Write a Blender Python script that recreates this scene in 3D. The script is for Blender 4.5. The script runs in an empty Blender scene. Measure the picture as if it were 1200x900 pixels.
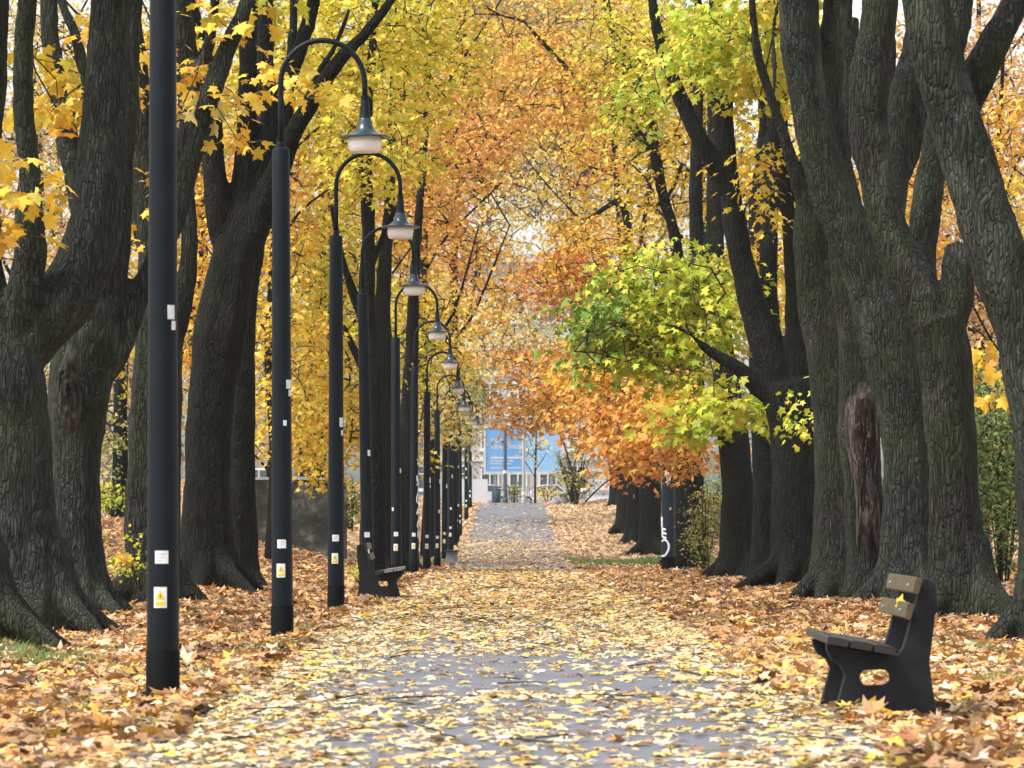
import bpy, bmesh, math, random
import numpy as np
from mathutils import Vector, Matrix

random.seed(7)
RNG = np.random.default_rng(11)
SC = bpy.context.scene
COL = SC.collection
PI = math.pi

# ------------------------------------------------------------------ camera, world, sun, exposure
FPX, CAMH, HOR = 4400.0, 1.1, 608.0        # focal length in photo pixels, eye height, horizon row
cam_d = bpy.data.cameras.new('camera')
cam = bpy.data.objects.new('camera', cam_d); COL.objects.link(cam)
cam.location = (0, 0, CAMH); cam.rotation_euler = (PI/2, 0, 0)
cam_d.sensor_width = 36; cam_d.lens = FPX/1200*36
cam_d.shift_y = (HOR-450)/1200
cam_d.clip_start = 0.5; cam_d.clip_end = 4000
cam_d.dof.use_dof = True; cam_d.dof.focus_distance = 48; cam_d.dof.aperture_fstop = 8
SC.camera = cam

SUN_EL, SUN_AZ = math.radians(55), math.radians(-118)     # azimuth clockwise from +Y: high, from the left and slightly behind the camera
w = bpy.data.worlds.new('World'); SC.world = w; w.use_nodes = True
nt = w.node_tree; nt.nodes.clear()
sky = nt.nodes.new('ShaderNodeTexSky'); sky.sky_type = 'NISHITA'; sky.sun_disc = False
sky.sun_elevation = SUN_EL; sky.sun_rotation = SUN_AZ
sky.air_density = 1.0; sky.dust_density = 3.0; sky.ozone_density = 1.0
hs = nt.nodes.new('ShaderNodeHueSaturation'); hs.inputs['Saturation'].default_value = 0.28
bg = nt.nodes.new('ShaderNodeBackground'); bg.inputs['Strength'].default_value = 0.13
ow = nt.nodes.new('ShaderNodeOutputWorld')
nt.links.new(sky.outputs[0], hs.inputs['Color']); nt.links.new(hs.outputs[0], bg.inputs['Color'])
nt.links.new(bg.outputs[0], ow.inputs['Surface'])

sd = bpy.data.lights.new('sun', 'SUN'); sun = bpy.data.objects.new('sun', sd); COL.objects.link(sun)
sd.energy = 1.5; sd.angle = math.radians(14); sd.color = (1.0, 0.95, 0.87)
_sv = Vector((math.sin(SUN_AZ)*math.cos(SUN_EL), math.cos(SUN_AZ)*math.cos(SUN_EL), math.sin(SUN_EL)))
sun.rotation_euler = _sv.to_track_quat('Z', 'Y').to_euler(); sun.location = (0, 0, 60)

vs = SC.view_settings
vs.view_transform = 'Standard'; vs.look = 'None'; vs.gamma = 1.0; vs.use_curve_mapping = False
vs.exposure = 1.35
SC.cycles.max_bounces = 6; SC.cycles.diffuse_bounces = 3; SC.cycles.glossy_bounces = 2
SC.cycles.transmission_bounces = 4; SC.cycles.transparent_max_bounces = 6
SC.cycles.caustics_reflective = False; SC.cycles.caustics_refractive = False

# ------------------------------------------------------------------ helpers
def W(px, py, Y):
    return Vector(((px-600)*Y/FPX, Y, CAMH+(HOR-py)*Y/FPX))

_GY = [0, 60, 85, 105, 120, 135, 150, 162, 175, 188, 200, 215, 240, 4000]
_GZ = [0, 0, -.13, -.30, -.22, -.02, .25, .58, 1.05, 1.52, 1.90, 2.02, 2.05, 2.05]
def sstep(a, b, x):
    t = min(1, max(0, (x-a)/(b-a))); return t*t*(3-2*t)
def gz(x, y):
    z = float(np.interp(y, _GY, _GZ))
    if x < 0:
        z += sstep(45, 100, y)*min(1.3, 0.2*max(0, -x-3.2))
    else:
        z += sstep(110, 160, y)*min(.6, .1*max(0, x-4))
    z -= .06*sstep(1.82, 2.3, abs(x))
    if 2.6 < abs(x):
        z += sstep(2.6, 4.5, abs(x))*(0.05*math.sin(x*1.7+y*.31)+.04*math.sin(y*.53-x*.9)+.03)
    return z

def tag(o, label=None, cat=None, group=None, kind=None):
    if label: o['label'] = label
    if cat: o['category'] = cat
    if group: o['group'] = group
    if kind: o['kind'] = kind
    return o

def empty(name, loc, label=None, cat=None, group=None, rz=0):
    o = bpy.data.objects.new(name, None); COL.objects.link(o)
    o.location = loc; o.rotation_euler = (0, 0, rz); o.empty_display_size = .2
    return tag(o, label, cat, group)

def link(name, me, mat=None, parent=None, loc=None):
    o = bpy.data.objects.new(name, me); COL.objects.link(o)
    if mat is not None and not me.materials: me.materials.append(mat)
    if parent is not None: o.parent = parent
    if loc is not None: o.location = loc
    return o

def mesh_from(name, verts, faces, smooth=False):
    me = bpy.data.meshes.new(name)
    me.from_pydata([tuple(v) for v in verts], [], faces)
    if smooth: me.polygons.foreach_set('use_smooth', [True]*len(me.polygons))
    me.update(); return me

def copy_tree(o, parent=None):
    c = o.copy(); COL.objects.link(c)
    if parent is not None: c.parent = parent
    for ch in list(o.children): copy_tree(ch, c)
    return c

class MB:
    """collects simple solids, links them as one mesh object"""
    def __init__(s): s.v = []; s.f = []
    def add(s, vs, fs):
        b = len(s.v); s.v += [Vector(v) for v in vs]; s.f += [tuple(i+b for i in f) for f in fs]; return s
    def box(s, x0, x1, y0, y1, z0, z1, M=None):
        vs = [Vector((x, y, z)) for z in (z0, z1) for y in (y0, y1) for x in (x0, x1)]
        if M is not None: vs = [M @ v for v in vs]
        return s.add(vs, [(0,2,3,1),(4,5,7,6),(0,1,5,4),(2,6,7,3),(0,4,6,2),(1,3,7,5)])
    def prism(s, prof, y0, y1, bev=0.0):
        """profile in x,z extruded along y; optional small chamfer"""
        n = len(prof); vs = []; fs = []
        c = Vector((sum(p[0] for p in prof)/n, sum(p[1] for p in prof)/n))
        ring = lambda y, k: [Vector((p[0]+(c.x-p[0])*k, y, p[1]+(c.y-p[1])*k)) for p in prof]
        rings = [ring(y0, bev), ring(y0+bev*.35, 0), ring(y1-bev*.35, 0), ring(y1, bev)] if bev else [ring(y0, 0), ring(y1, 0)]
        for r in rings: vs += r
        for k in range(len(rings)-1):
            for i in range(n):
                j = (i+1) % n; fs.append((k*n+i, k*n+j, (k+1)*n+j, (k+1)*n+i))
        fs.append(tuple(range(n))[::1]); fs.append(tuple(range((len(rings)-1)*n, len(rings)*n))[::-1])
        return s.add(vs, fs)
    def lathe(s, prof, n=24, cx=0, cy=0, cap=True):
        vs = []; fs = []
        for r, z in prof:
            for i in range(n):
                a = 2*PI*i/n; vs.append(Vector((cx+r*math.cos(a), cy+r*math.sin(a), z)))
        for k in range(len(prof)-1):
            for i in range(n):
                j = (i+1) % n; fs.append((k*n+i, k*n+j, (k+1)*n+j, (k+1)*n+i))
        if cap:
            fs.append(tuple(range(n))[::-1]); fs.append(tuple(range((len(prof)-1)*n, len(prof)*n)))
        return s.add(vs, fs)
    def tube(s, pts, rad, n=10, cap=True):
        v, f = tube(pts, rad, n, cap); return s.add(v, f)
    def build(s, name, mat, parent=None, smooth=False, loc=None, kind=None, sharp=None):
        me = mesh_from(name, s.v, s.f, smooth)
        bm = bmesh.new(); bm.from_mesh(me); bmesh.ops.recalc_face_normals(bm, faces=bm.faces[:])
        if sharp:
            for e in bm.edges:
                if len(e.link_faces) == 2 and e.calc_face_angle(0) > sharp: e.smooth = False
        bm.to_mesh(me); bm.free()
        o = link(name, me, mat, parent, loc)
        if kind: o['kind'] = kind
        return o

def catmull(P, sub):
    P = [np.array(p, float) for p in P]
    if len(P) < 3:
        return np.array([P[0]+(P[1]-P[0])*t for t in np.linspace(0, 1, sub+1)])
    Q = [2*P[0]-P[1]]+P+[2*P[-1]-P[-2]]
    out = []
    for i in range(1, len(Q)-2):
        for k in range(sub):
            t = k/sub; a, b, c, d = Q[i-1], Q[i], Q[i+1], Q[i+2]
            out.append(.5*((2*b)+(c-a)*t+(2*a-5*b+4*c-d)*t*t+(3*b-a-3*c+d)*t**3))
    out.append(P[-1]); return np.array(out)

def tube(pts, rad, n=10, cap=True, flute=None):
    pts = [Vector(p) for p in pts]; m = len(pts)
    if not hasattr(rad, '__len__'): rad = [rad]*m
    vs = []; fs = []
    t0 = (pts[1]-pts[0]).normalized()
    u = t0.orthogonal().normalized()
    if flute: u = (Vector((1, 0, 0))-t0*t0.x).normalized()
    for k in range(m):
        t = (pts[min(k+1, m-1)]-pts[max(k-1, 0)]).normalized()
        u = (u-t*u.dot(t)).normalized(); v = t.cross(u)
        for i in range(n):
            a = 2*PI*i/n
            r = rad[k]*(flute(a, k/m, rad[k]) if flute else 1)
            vs.append(pts[k]+u*(math.cos(a)*r)+v*(math.sin(a)*r))
    for k in range(m-1):
        for i in range(n):
            j = (i+1) % n; fs.append((k*n+i, k*n+j, (k+1)*n+j, (k+1)*n+i))
    if cap:
        fs.append(tuple(range(n))[::-1]); fs.append(tuple(range((m-1)*n, m*n)))
    return vs, fs

# ------------------------------------------------------------------ materials
def new_mat(name):
    m = bpy.data.materials.new(name); m.use_nodes = True
    n = m.node_tree; p = n.nodes['Principled BSDF']; return m, n, p
def N(n, t, **kw):
    o = n.nodes.new(t)
    for k, v in kw.items(): setattr(o, k, v)
    return o
def noise(n, coord, scale, detail=5, rough=.6, vec=(1, 1, 1), dist=0.0):
    mp = N(n, 'ShaderNodeMapping'); mp.inputs['Scale'].default_value = vec
    n.links.new(coord, mp.inputs[0])
    t = N(n, 'ShaderNodeTexNoise'); t.inputs['Scale'].default_value = scale
    t.inputs['Detail'].default_value = detail; t.inputs['Roughness'].default_value = rough
    t.inputs['Distortion'].default_value = dist
    n.links.new(mp.outputs[0], t.inputs['Vector']); return t.outputs['Fac']
def ramp(n, fac, stops):
    r = N(n, 'ShaderNodeValToRGB'); cr = r.color_ramp
    while len(cr.elements) < len(stops): cr.elements.new(.5)
    for e, (p, c) in zip(cr.elements, stops):
        e.position = p; e.color = (c[0], c[1], c[2], 1) if hasattr(c, '__len__') else (c, c, c, 1)
    n.links.new(fac, r.inputs[0]); return r.outputs[0]
def mix(n, fac, a, b, mode='MIX'):
    m = N(n, 'ShaderNodeMix', data_type='RGBA', blend_type=mode)
    for s, i in ((fac, 0), (a, 6), (b, 7)):
        if hasattr(s, 'is_output'): n.links.new(s, m.inputs[i])
        elif i == 0: m.inputs[0].default_value = s
        else: m.inputs[i].default_value = (*s, 1)
    return m.outputs[2]
def bump(n, p, h, strength=.5, dist=.02):
    b = N(n, 'ShaderNodeBump'); b.inputs['Strength'].default_value = strength; b.inputs['Distance'].default_value = dist
    n.links.new(h, b.inputs['Height']); n.links.new(b.outputs[0], p.inputs['Normal'])

def simple(name, col, rough=.6, metal=0, var=.15, scale=6, bmp=0, spec=.4):
    m, n, p = new_mat(name)
    tc = N(n, 'ShaderNodeTexCoord').outputs['Object']
    f = noise(n, tc, scale, 6)
    c = ramp(n, f, [(.3, [x*(1-var) for x in col]), (.7, [min(1, x*(1+var)) for x in col])])
    n.links.new(c, p.inputs['Base Color']); p.inputs['Roughness'].default_value = rough
    p.inputs['Metallic'].default_value = metal; p.inputs['Specular IOR Level'].default_value = spec
    if bmp: bump(n, p, noise(n, tc, scale*8, 4), bmp, .01)
    return m

def bark_mat(name, dark, light, moss, lichen=.5, fine=1.0):
    m, n, p = new_mat(name)
    tc = N(n, 'ShaderNodeTexCoord').outputs['Object']
    rid = noise(n, tc, 14*fine, 7, .68, (2.2, 2.2, .26), .35)
    wav = N(n, 'ShaderNodeTexVoronoi', feature='F1'); mp = N(n, 'ShaderNodeMapping')
    mp.inputs['Scale'].default_value = (2.6, 2.6, .36)
    wob = noise(n, tc, 3, 3)
    ad = N(n, 'ShaderNodeVectorMath', operation='ADD'); n.links.new(tc, ad.inputs[0])
    sc_ = N(n, 'ShaderNodeVectorMath', operation='SCALE'); sc_.inputs['Scale'].default_value = .12
    n.links.new(wob, sc_.inputs[0]); n.links.new(sc_.outputs[0], ad.inputs[1])
    n.links.new(ad.outputs[0], mp.inputs[0]); n.links.new(mp.outputs[0], wav.inputs['Vector']); wav.inputs['Scale'].default_value = 11*fine
    plates = wav.outputs['Distance']
    ce = N(n, 'ShaderNodeTexVoronoi', feature='DISTANCE_TO_EDGE'); mp2 = N(n, 'ShaderNodeMapping'); mp2.inputs['Scale'].default_value = (3.4, 3.4, .40)
    n.links.new(ad.outputs[0], mp2.inputs[0]); n.links.new(mp2.outputs[0], ce.inputs['Vector']); ce.inputs['Scale'].default_value = 8*fine
    crack = ramp(n, ce.outputs['Distance'], [(.0, .0), (.16, 1.0)])
    h = mix(n, .45, mix(n, .5, rid, plates), crack)
    base = ramp(n, rid, [(.34, dark), (.66, light)])
    base = mix(n, ramp(n, plates, [(.05, .0), (.55, .55)]), base, [d*.6 for d in dark])
    base = mix(n, ramp(n, ce.outputs['Distance'], [(.0, .45), (.14, .0)]), base, [d*.6 for d in dark])
    base = mix(n, ramp(n, noise(n, tc, 1.1, 5, .65), [(.44, 0), (.62, .8)]), base, moss)
    base = mix(n, ramp(n, noise(n, tc, 1.7, 5, .65, (1, 1, .5)), [(.54, 0), (.68, .5)]), base, [min(1, l*1.35) for l in light])
    base = mix(n, ramp(n, noise(n, tc, 15, 4, .6), [(.66, 0), (.76, lichen)]), base, (.15, .175, .155))
    base = mix(n, ramp(n, noise(n, tc, .6, 3, .5), [(.5, 0), (.75, .35)]), base, (.04, .033, .025))
    n.links.new(base, p.inputs['Base Color']); p.inputs['Roughness'].default_value = .9
    p.inputs['Specular IOR Level'].default_value = .2
    bump(n, p, h, 1.0, .07); return m

def leaf_mat(name, trans=.35, rough=.5):
    m, n, p = new_mat(name)
    at = N(n, 'ShaderNodeAttribute', attribute_name='leaf_col').outputs['Color']
    n.links.new(at, p.inputs['Base Color']); p.inputs['Roughness'].default_value = rough
    p.inputs['Specular IOR Level'].default_value = .25
    tr = N(n, 'ShaderNodeBsdfTranslucent'); n.links.new(at, tr.inputs['Color'])
    mx = N(n, 'ShaderNodeMixShader'); mx.inputs[0].default_value = trans
    n.links.new(p.outputs[0], mx.inputs[1]); n.links.new(tr.outputs[0], mx.inputs[2])
    n.links.new(mx.outputs[0], n.nodes['Material Output'].inputs['Surface']); return m

M = {}
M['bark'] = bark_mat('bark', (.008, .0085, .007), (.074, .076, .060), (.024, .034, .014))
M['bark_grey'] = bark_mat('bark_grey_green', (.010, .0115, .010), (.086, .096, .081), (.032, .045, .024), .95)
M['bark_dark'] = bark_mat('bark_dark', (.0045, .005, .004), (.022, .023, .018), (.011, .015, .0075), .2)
M['twig'] = simple('twig_bark', (.016, .013, .010), .85)
M['leaf'] = leaf_mat('leaf', .28); M['litter'] = leaf_mat('fallen_leaf', .12, .55)
M['pole'] = simple('dark_blue_pole_paint', (.0024, .0064, .0105), .5, 0, .4, 4, .12, .2)
M['post'] = simple('blue_black_post_paint', (.0065, .0125, .0215), .45, 0, .4, 4, .12, .3)
M['band'] = simple('black_base_coating', (.0014, .0016, .002), .7, 0, .3, 8, 0, .12)
M['shade'] = simple('grey_green_shade_enamel', (.025, .045, .056), .26, .3, .2, 6, 0, .6)
M['glass'] = None
m, n, p = new_mat('frosted_lamp_glass'); p.inputs['Base Color'].default_value = (.82, .80, .78, 1); p.inputs['Roughness'].default_value = .25
p.inputs['Subsurface Weight'].default_value = .3; p.inputs['Subsurface Radius'].default_value = (.05, .05, .05); M['glass'] = m
M['white'] = simple('white_sticker', (.72, .74, .76), .5, 0, .06, 30)
M['print'] = simple('grey_print', (.42, .44, .46), .5, 0, .1, 30)
M['yellow'] = simple('warning_yellow', (.75, .50, .02), .45, 0, .08, 20)
M['black'] = simple('black_print', (.03, .03, .02), .5)
M['graffiti'] = simple('white_spray_paint', (.68, .70, .74), .6, 0, .1, 20)
M['plate'] = simple('bench_dark_cast_plate', (.008, .010, .013), .55, 0, .5, 9, .5, .25)
M['olive'] = simple('olive_weathered_slat', (.075, .058, .022), .55, 0, .35, 14, .3)
M['darkwood'] = simple('dark_painted_slat', (.014, .013, .011), .4, 0, .4, 12, .3, .5)
M['greywood'] = simple('highlight_grey_slat', (.16, .155, .15), .45, 0, .35, 12, .3, .5)  # light grey colour stands in for highlights on the seat slats
M['concrete'] = simple('pale_concrete', (.36, .37, .38), .85, 0, .2, 10, .5)
M['steel'] = simple('galvanised_steel', (.45, .47, .49), .45, .5, .1, 6)
M['darksteel'] = simple('dark_sign_pole_paint', (.05, .08, .12), .45)
M['facade'] = simple('pale_grey_render', (.52, .50, .47), .9, 0, .12, .5)
M['stonewhite'] = simple('white_banded_render', (.66, .66, .68), .85, 0, .1, 1)
M['frame'] = simple('white_window_frame', (.75, .75, .74), .5)
M['pane'] = simple('dark_window_glass', (.10, .12, .14), .12, 0, .3, 1, 0, .6)
M['roof'] = simple('pale_metal_roof', (.55, .56, .58), .5)
M['carpaint'] = simple('white_car_paint', (.70, .73, .78), .25, 0, .04, 2, 0, .6)
M['carblue'] = simple('dark_blue_car_paint', (.05, .10, .16), .25, 0, .04, 2, 0, .6)
M['tyre'] = simple('black_tyre', (.02, .02, .02), .8)
M['boulder'] = simple('grey_boulder', (.25, .24, .23), .9, 0, .3, 5, .6)
M['bin'] = simple('dark_teal_bin_paint', (.03, .07, .09), .5)

# old rendered wall, mossy, cracked
m, n, p = new_mat('old_mossy_render'); tc = N(n, 'ShaderNodeTexCoord').outputs['Object']
b = ramp(n, noise(n, tc, 1.6, 8, .65), [(.38, (.016, .017, .013)), (.52, (.05, .048, .038)), (.66, (.19, .175, .145))])
b = mix(n, ramp(n, noise(n, tc, 2.5, 6), [(.5, 0), (.62, .7)]), b, (.03, .034, .02))
n.links.new(b, p.inputs['Base Color']); p.inputs['Roughness'].default_value = .95
bump(n, p, noise(n, tc, 7, 8, .7), 1, .06); M['oldwall'] = m
# asphalt
m, n, p = new_mat('asphalt'); tc = N(n, 'ShaderNodeTexCoord').outputs['Object']
b = ramp(n, noise(n, tc, 240, 3, .7), [(.3, (.085, .087, .10)), (.7, (.15, .153, .172))])
b = mix(n, ramp(n, noise(n, tc, .9, 6, .6), [(.42, 0), (.62, .5)]), b, (.17, .172, .19))
b = mix(n, ramp(n, noise(n, tc, 2.3, 5, .65), [(.56, 0), (.72, .45)]), b, (.07, .062, .055))
n.links.new(b, p.inputs['Base Color']); p.inputs['Roughness'].default_value = .62; bump(n, p, noise(n, tc, 160, 3), .5, .006); M['asphalt'] = m
# soil under the leaves: matted old leaves and earth
m, n, p = new_mat('leafy_soil'); tc = N(n, 'ShaderNodeTexCoord').outputs['Object']
vo = N(n, 'ShaderNodeTexVoronoi'); vo.inputs['Scale'].default_value = 11; n.links.new(tc, vo.inputs['Vector'])
sep = N(n, 'ShaderNodeSeparateColor'); n.links.new(vo.outputs['Color'], sep.inputs[0])
b = ramp(n, sep.outputs[0], [(0, (.06, .035, .02)), (.35, (.22, .12, .055)), (.65, (.40, .22, .10)), (.85, (.50, .32, .16)), (1, (.55, .36, .08))])
b = mix(n, ramp(n, noise(n, tc, .35, 4), [(.42, 0), (.7, .5)]), b, (.16, .10, .06))
n.links.new(b, p.inputs['Base Color']); p.inputs['Roughness'].default_value = .9; bump(n, p, vo.outputs['Distance'], .8, .05); M['soil'] = m
M['grass'] = simple('grass_blades', (.14, .22, .06), .6, 0, .35, 9)
# hollow heartwood and cut scar
m, n, p = new_mat('rotten_heartwood'); tc = N(n, 'ShaderNodeTexCoord').outputs['Object']
b = ramp(n, noise(n, tc, 7, 7, .7, (2, 2, .4), .6), [(.38, (.010, .008, .007)), (.52, (.058, .042, .036)), (.68, (.20, .165, .145))])
n.links.new(b, p.inputs['Base Color']); p.inputs['Roughness'].default_value = .9; bump(n, p, noise(n, tc, 9, 6, .7, (2.5, 2.5, .35)), 1, .08); M['heartwood'] = m
m, n, p = new_mat('cut_scar_wood'); tc = N(n, 'ShaderNodeTexCoord').outputs['Object']
b = ramp(n, noise(n, tc, 5, 6, .6, (2, 2, .6)), [(.38, (.010, .009, .006)), (.68, (.045, .041, .024))])
n.links.new(b, p.inputs['Base Color']); p.inputs['Roughness'].default_value = .85; bump(n, p, noise(n, tc, 12, 5, .6, (2, 2, .5)), .7, .03); M['scar'] = m
M['hollow'] = simple('rotten_wood_painted_dark', (.030, .017, .014), .95, 0, .5, 9, .8, .1)  # rotten wood, with the darkness of the cavity put into its colour
# billboard print
m, n, p = new_mat('blue_poster'); tc = N(n, 'ShaderNodeTexCoord').outputs['Object']
b = ramp(n, noise(n, tc, .5, 3), [(.3, (.15, .42, .84)), (.7, (.21, .50, .90))])
n.links.new(b, p.inputs['Base Color']); p.inputs['Roughness'].default_value = .35; M['blue'] = m
M['poster_light'] = simple('pale_blue_poster', (.33, .62, .92), .35, 0, .06, 1)
# ------------------------------------------------------------------ ground, path, cross path
ROWS = sorted(set(list(np.arange(-20, 60, 2.0))+list(np.arange(60, 245, 1.5))+[97.0, 112.0, 113.5, 119.5]+[260, 320, 500, 900, 1600, 3000]))
def sheet(name, xs_of_row, rows, mat, lift=0.0):
    vs = []; fs = []; nc = None
    for y in rows:
        xs = xs_of_row(y); nc = len(xs)
        for x in xs: vs.append((x, y, gz(x, y)+lift))
    for r in range(len(rows)-1):
        for c in range(nc-1):
            a = r*nc+c; fs.append((a, a+1, a+nc+1, a+nc))
    me = mesh_from(name, vs, fs, True); return tag(link(name, me, mat), kind='structure')
GX = [-900, -300, -120, -60, -40, -30]+list(np.arange(-24, -2.6, .7))+[-2.5, -1.9, 0, 1.9, 2.5]+list(np.arange(2.7, 24, .7))+[30, 40, 60, 120, 300, 900]
ground = sheet('ground', lambda y: GX, ROWS, M['soil'])
PW = lambda y: 1.78+.10*math.sin(y*.37)+.06*math.sin(y*1.13)
path = sheet('path', lambda y: [-PW(y), 0, PW(y)], [y for y in ROWS if -20 <= y <= 204], M['asphalt'], .006)
cross = sheet('cross_path', lambda y: list(np.arange(-22, 22.1, .7)), [y for y in ROWS if 97 <= y <= 112], M['asphalt'], .011)
plaza = sheet('far_street', lambda y: list(np.arange(-60, 61, 3.0)), [y for y in ROWS if 208 <= y <= 320], M['asphalt'], .02)

# ------------------------------------------------------------------ street lamps
HL = 5.5
def prad(z):                       # pole radius at height z
    return .100+(.079-.100)*min(1, z/4.5)
def pole_patch(name, mat, parent, a0, a1, z0, z1, lift, thick=.0, na=5):
    """a sticker bent round the pole; angle 0 faces the camera side (-y), positive to the right"""
    mb = MB(); vs = []
    for z in (z0, z1):
        for rr in (prad(z)-.004, prad(z)+lift):
            for i in range(na+1):
                a = a0+(a1-a0)*i/na; vs.append((rr*math.sin(a), -rr*math.cos(a), z))
    k = na+1; fs = []
    for i in range(na):
        fs += [(k+i, k+i+1, 3*k+i+1, 3*k+i), (i, 2*k+i, 2*k+i+1, i+1), (2*k+i, 3*k+i, 3*k+i+1, 2*k+i+1), (i, i+1, k+i+1, k+i)]
    fs += [(0, k, 3*k, 2*k), (na, 2*k+na, 3*k+na, k+na)]
    mb.add(vs, fs); return mb.build(name, mat, parent)
def pole_tri(name, mat, parent, ac, z0, z1, wa, lift):
    vs = []
    for lf in (-.002, lift):
        for a, z in ((ac-wa, z0), (ac+wa, z0), (ac, z1)):
            r = prad(z)+lf; vs.append((r*math.sin(a), -r*math.cos(a), z))
    # straight facet would sink into the round pole: push the middle out by splitting
    vs2 = []; fs = []
    n = 6
    for i in range(n+1):
        t = i/n; a = ac-wa+2*wa*t; zt = z0+(z1-z0)*(1-abs(2*t-1))
        for lf in (-.002, lift):
            r = prad(z0)+lf; vs2.append((r*math.sin(a), -r*math.cos(a), z0))
            vs2.append((r*math.sin(a), -r*math.cos(a), zt))
    for i in range(n):
        b = i*4; fs += [(b+2, b+3, b+7, b+6), (b+3, b+1, b+5, b+7), (b+2, b+6, b+4, b)]
    return MB().add(vs2, fs).build(name, mat, parent)

def make_lamp(loc, label):
    t = empty('street_lamp', loc, label, 'street lamp', 'lamp posts in a row along the left side of the path')
    MB().lathe([(.1035, -.16), (.1035, .30), (.1005, .305)], 28).build('base_sleeve', M['band'], t, True, sharp=.6)
    MB().lathe([(prad(z)+0, z) for z in np.linspace(.302, 4.47, 9)]+[(.074, 4.49), (.05, 4.50)], 28).build('pole', M['pole'], t, True, sharp=.6)
    pole_patch('service_door', M['pole'], t, -.62, .45, .52, .815, .0014)
    MB().lathe([(.036, 4.49), (.036, 4.54), (.026, 4.55)], 16).build('collar', M['pole'], t, True, sharp=.6)
    R = .385; pts = [(0, 0, 4.5), (0, 0, 4.8), (0, 0, 5.08)]
    for i in range(1, 20):
        a = PI-PI*i/20; pts.append((R+R*math.cos(a), 0, 5.09+R*1.02*math.sin(a)))
    pts += [(2*R, 0, 5.06), (2*R, 0, 4.94)]
    MB().tube(pts, .026, 12).build('arm', M['pole'], t, True)
    X = 2*R
    MB().lathe([(.037, 4.975), (.037, 4.94), (.033, 4.935), (.045, 4.87), (.053, 4.76), (.055, 4.755)], 20, X).build('lamp_neck', M['pole'], t, True, sharp=.5)
    MB().lathe([(.055, 4.765), (.062, 4.75), (.066, 4.72), (.085, 4.67), (.12, 4.635), (.165, 4.615), (.232, 4.602), (.234, 4.592), (.228, 4.588), (.16, 4.592), (.0, 4.592)], 32, X, cap=False).build('lamp_shade', M['shade'], t, True, sharp=.7)
    MB().lathe([(.150, 4.590), (.150, 4.565), (.156, 4.555), (.152, 4.50), (.140, 4.462), (.125, 4.455), (.0, 4.452)], 28, X, cap=False).build('lamp_glass', M['glass'], t, True, sharp=.9)
    lb = pole_patch('label_sticker', M['white'], t, -.40, .43, .83, .908, .0035)
    for k in range(3): pole_patch('print_line', M['print'], lb, -.28, .25-.12*k, .885-.02*k, .892-.02*k, .0046)
    ws = pole_patch('warning_sticker', M['white'], t, -.47, .33, .563, .688, .0035)
    pole_tri('warning_triangle', M['yellow'], ws, -.07, .612, .672, .30, .0046)
    pole_patch('warning_bar', M['yellow'], ws, -.36, .22, .574, .600, .0046)
    pole_patch('flash_mark', M['black'], ws, -.10, -.04, .622, .645, .0052)
    return t
LAMPS = [22.8, 34.4, 45.0, 56.4, 69.3, 81.2, 94, 107, 118.5, 131, 146, 154, 176, 192]
LX = [-2.12, -2.105, -2.11, -2.16, -2.13, -2.12, -2.13, -2.13, -2.13, -2.14, -2.14, -2.14, -2.14, -2.14]
LLAB = ['nearest lamp post, thick dark pole in the leaves whose lantern is above the picture',
        'dark lamp post with the tallest visible arch and largest lantern', 'dark lamp post just right of the tallest arched one',
        'dark lamp post standing behind the dark bench on the left', 'dark lamp post right beside the seat of the left bench',
        'dark lamp post with white graffiti scrawled down its right side', 'dark lamp post just past the one with white scrawl',
        'last dark lamp post before the crossing path', 'lamp post behind the left concrete bench, first past the crossing path',
        'slim dark lamp post second past the crossing path', 'slim dark lamp post third past the crossing path',
        'slim dark lamp post fourth past the crossing path', 'far dark lamp post, last but one of the row', 'farthest dark lamp post at the end of the path']
lamp0 = make_lamp((LX[0], LAMPS[0], gz(LX[0], LAMPS[0])+.04), LLAB[0])
lamps = [lamp0]
for x, y, lab in list(zip(LX, LAMPS, LLAB))[1:]:
    c = copy_tree(lamp0); c.location = (x, y, gz(x, y)+.04); c['label'] = lab; lamps.append(c)
    c.rotation_euler = (random.uniform(-.004, .004), random.uniform(-.004, .004), random.uniform(-.06, .06))
lamps[3].rotation_euler = (0, -.018, .02)      # this one leans visibly
# odd stickers, each its own place on its own pole
STK = {0: [(.42, .95, 2.31, 2.395), (.72, 1.05, 2.245, 2.30)], 1: [(.55, 1.25, 2.29, 2.37), (.85, 1.3, 2.22, 2.28), (.2, .55, 1.95, 2.0)],
       2: [(.55, 1.2, 2.2, 2.31), (.8, 1.2, 2.1, 2.16)], 3: [(.35, .85, 2.05, 2.14)], 4: [(.9, 1.4, 2.0, 2.08), (-.9, -.5, 1.3, 1.36)],
       6: [(.7, 1.4, 2.2, 2.34), (.9, 1.4, 2.08, 2.16)], 7: [(.7, 1.4, 2.4, 2.52), (.3, .9, 1.55, 1.65)], 8: [(.5, 1.2, 2.3, 2.42)],
       9: [(.5, 1.3, 2.6, 2.72), (-.2, .5, 1.5, 1.58)], 10: [(.6, 1.3, 2.9, 3.0), (.4, 1.2, 1.4, 1.5)], 12: [(.5, 1.2, 2.7, 2.85), (-.3, .5, 1.9, 2.0), (-.4, .4, 2.3, 2.4)],
       13: [(.3, 1.1, 2.9, 3.05), (.5, 1.3, 2.2, 2.35)]}
for i, L in STK.items():
    for s in L: pole_patch('round_sticker' if s[3]-s[2] < .06 else 'sticker', M['white'], lamps[i], *s, .0035, na=4)
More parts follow.
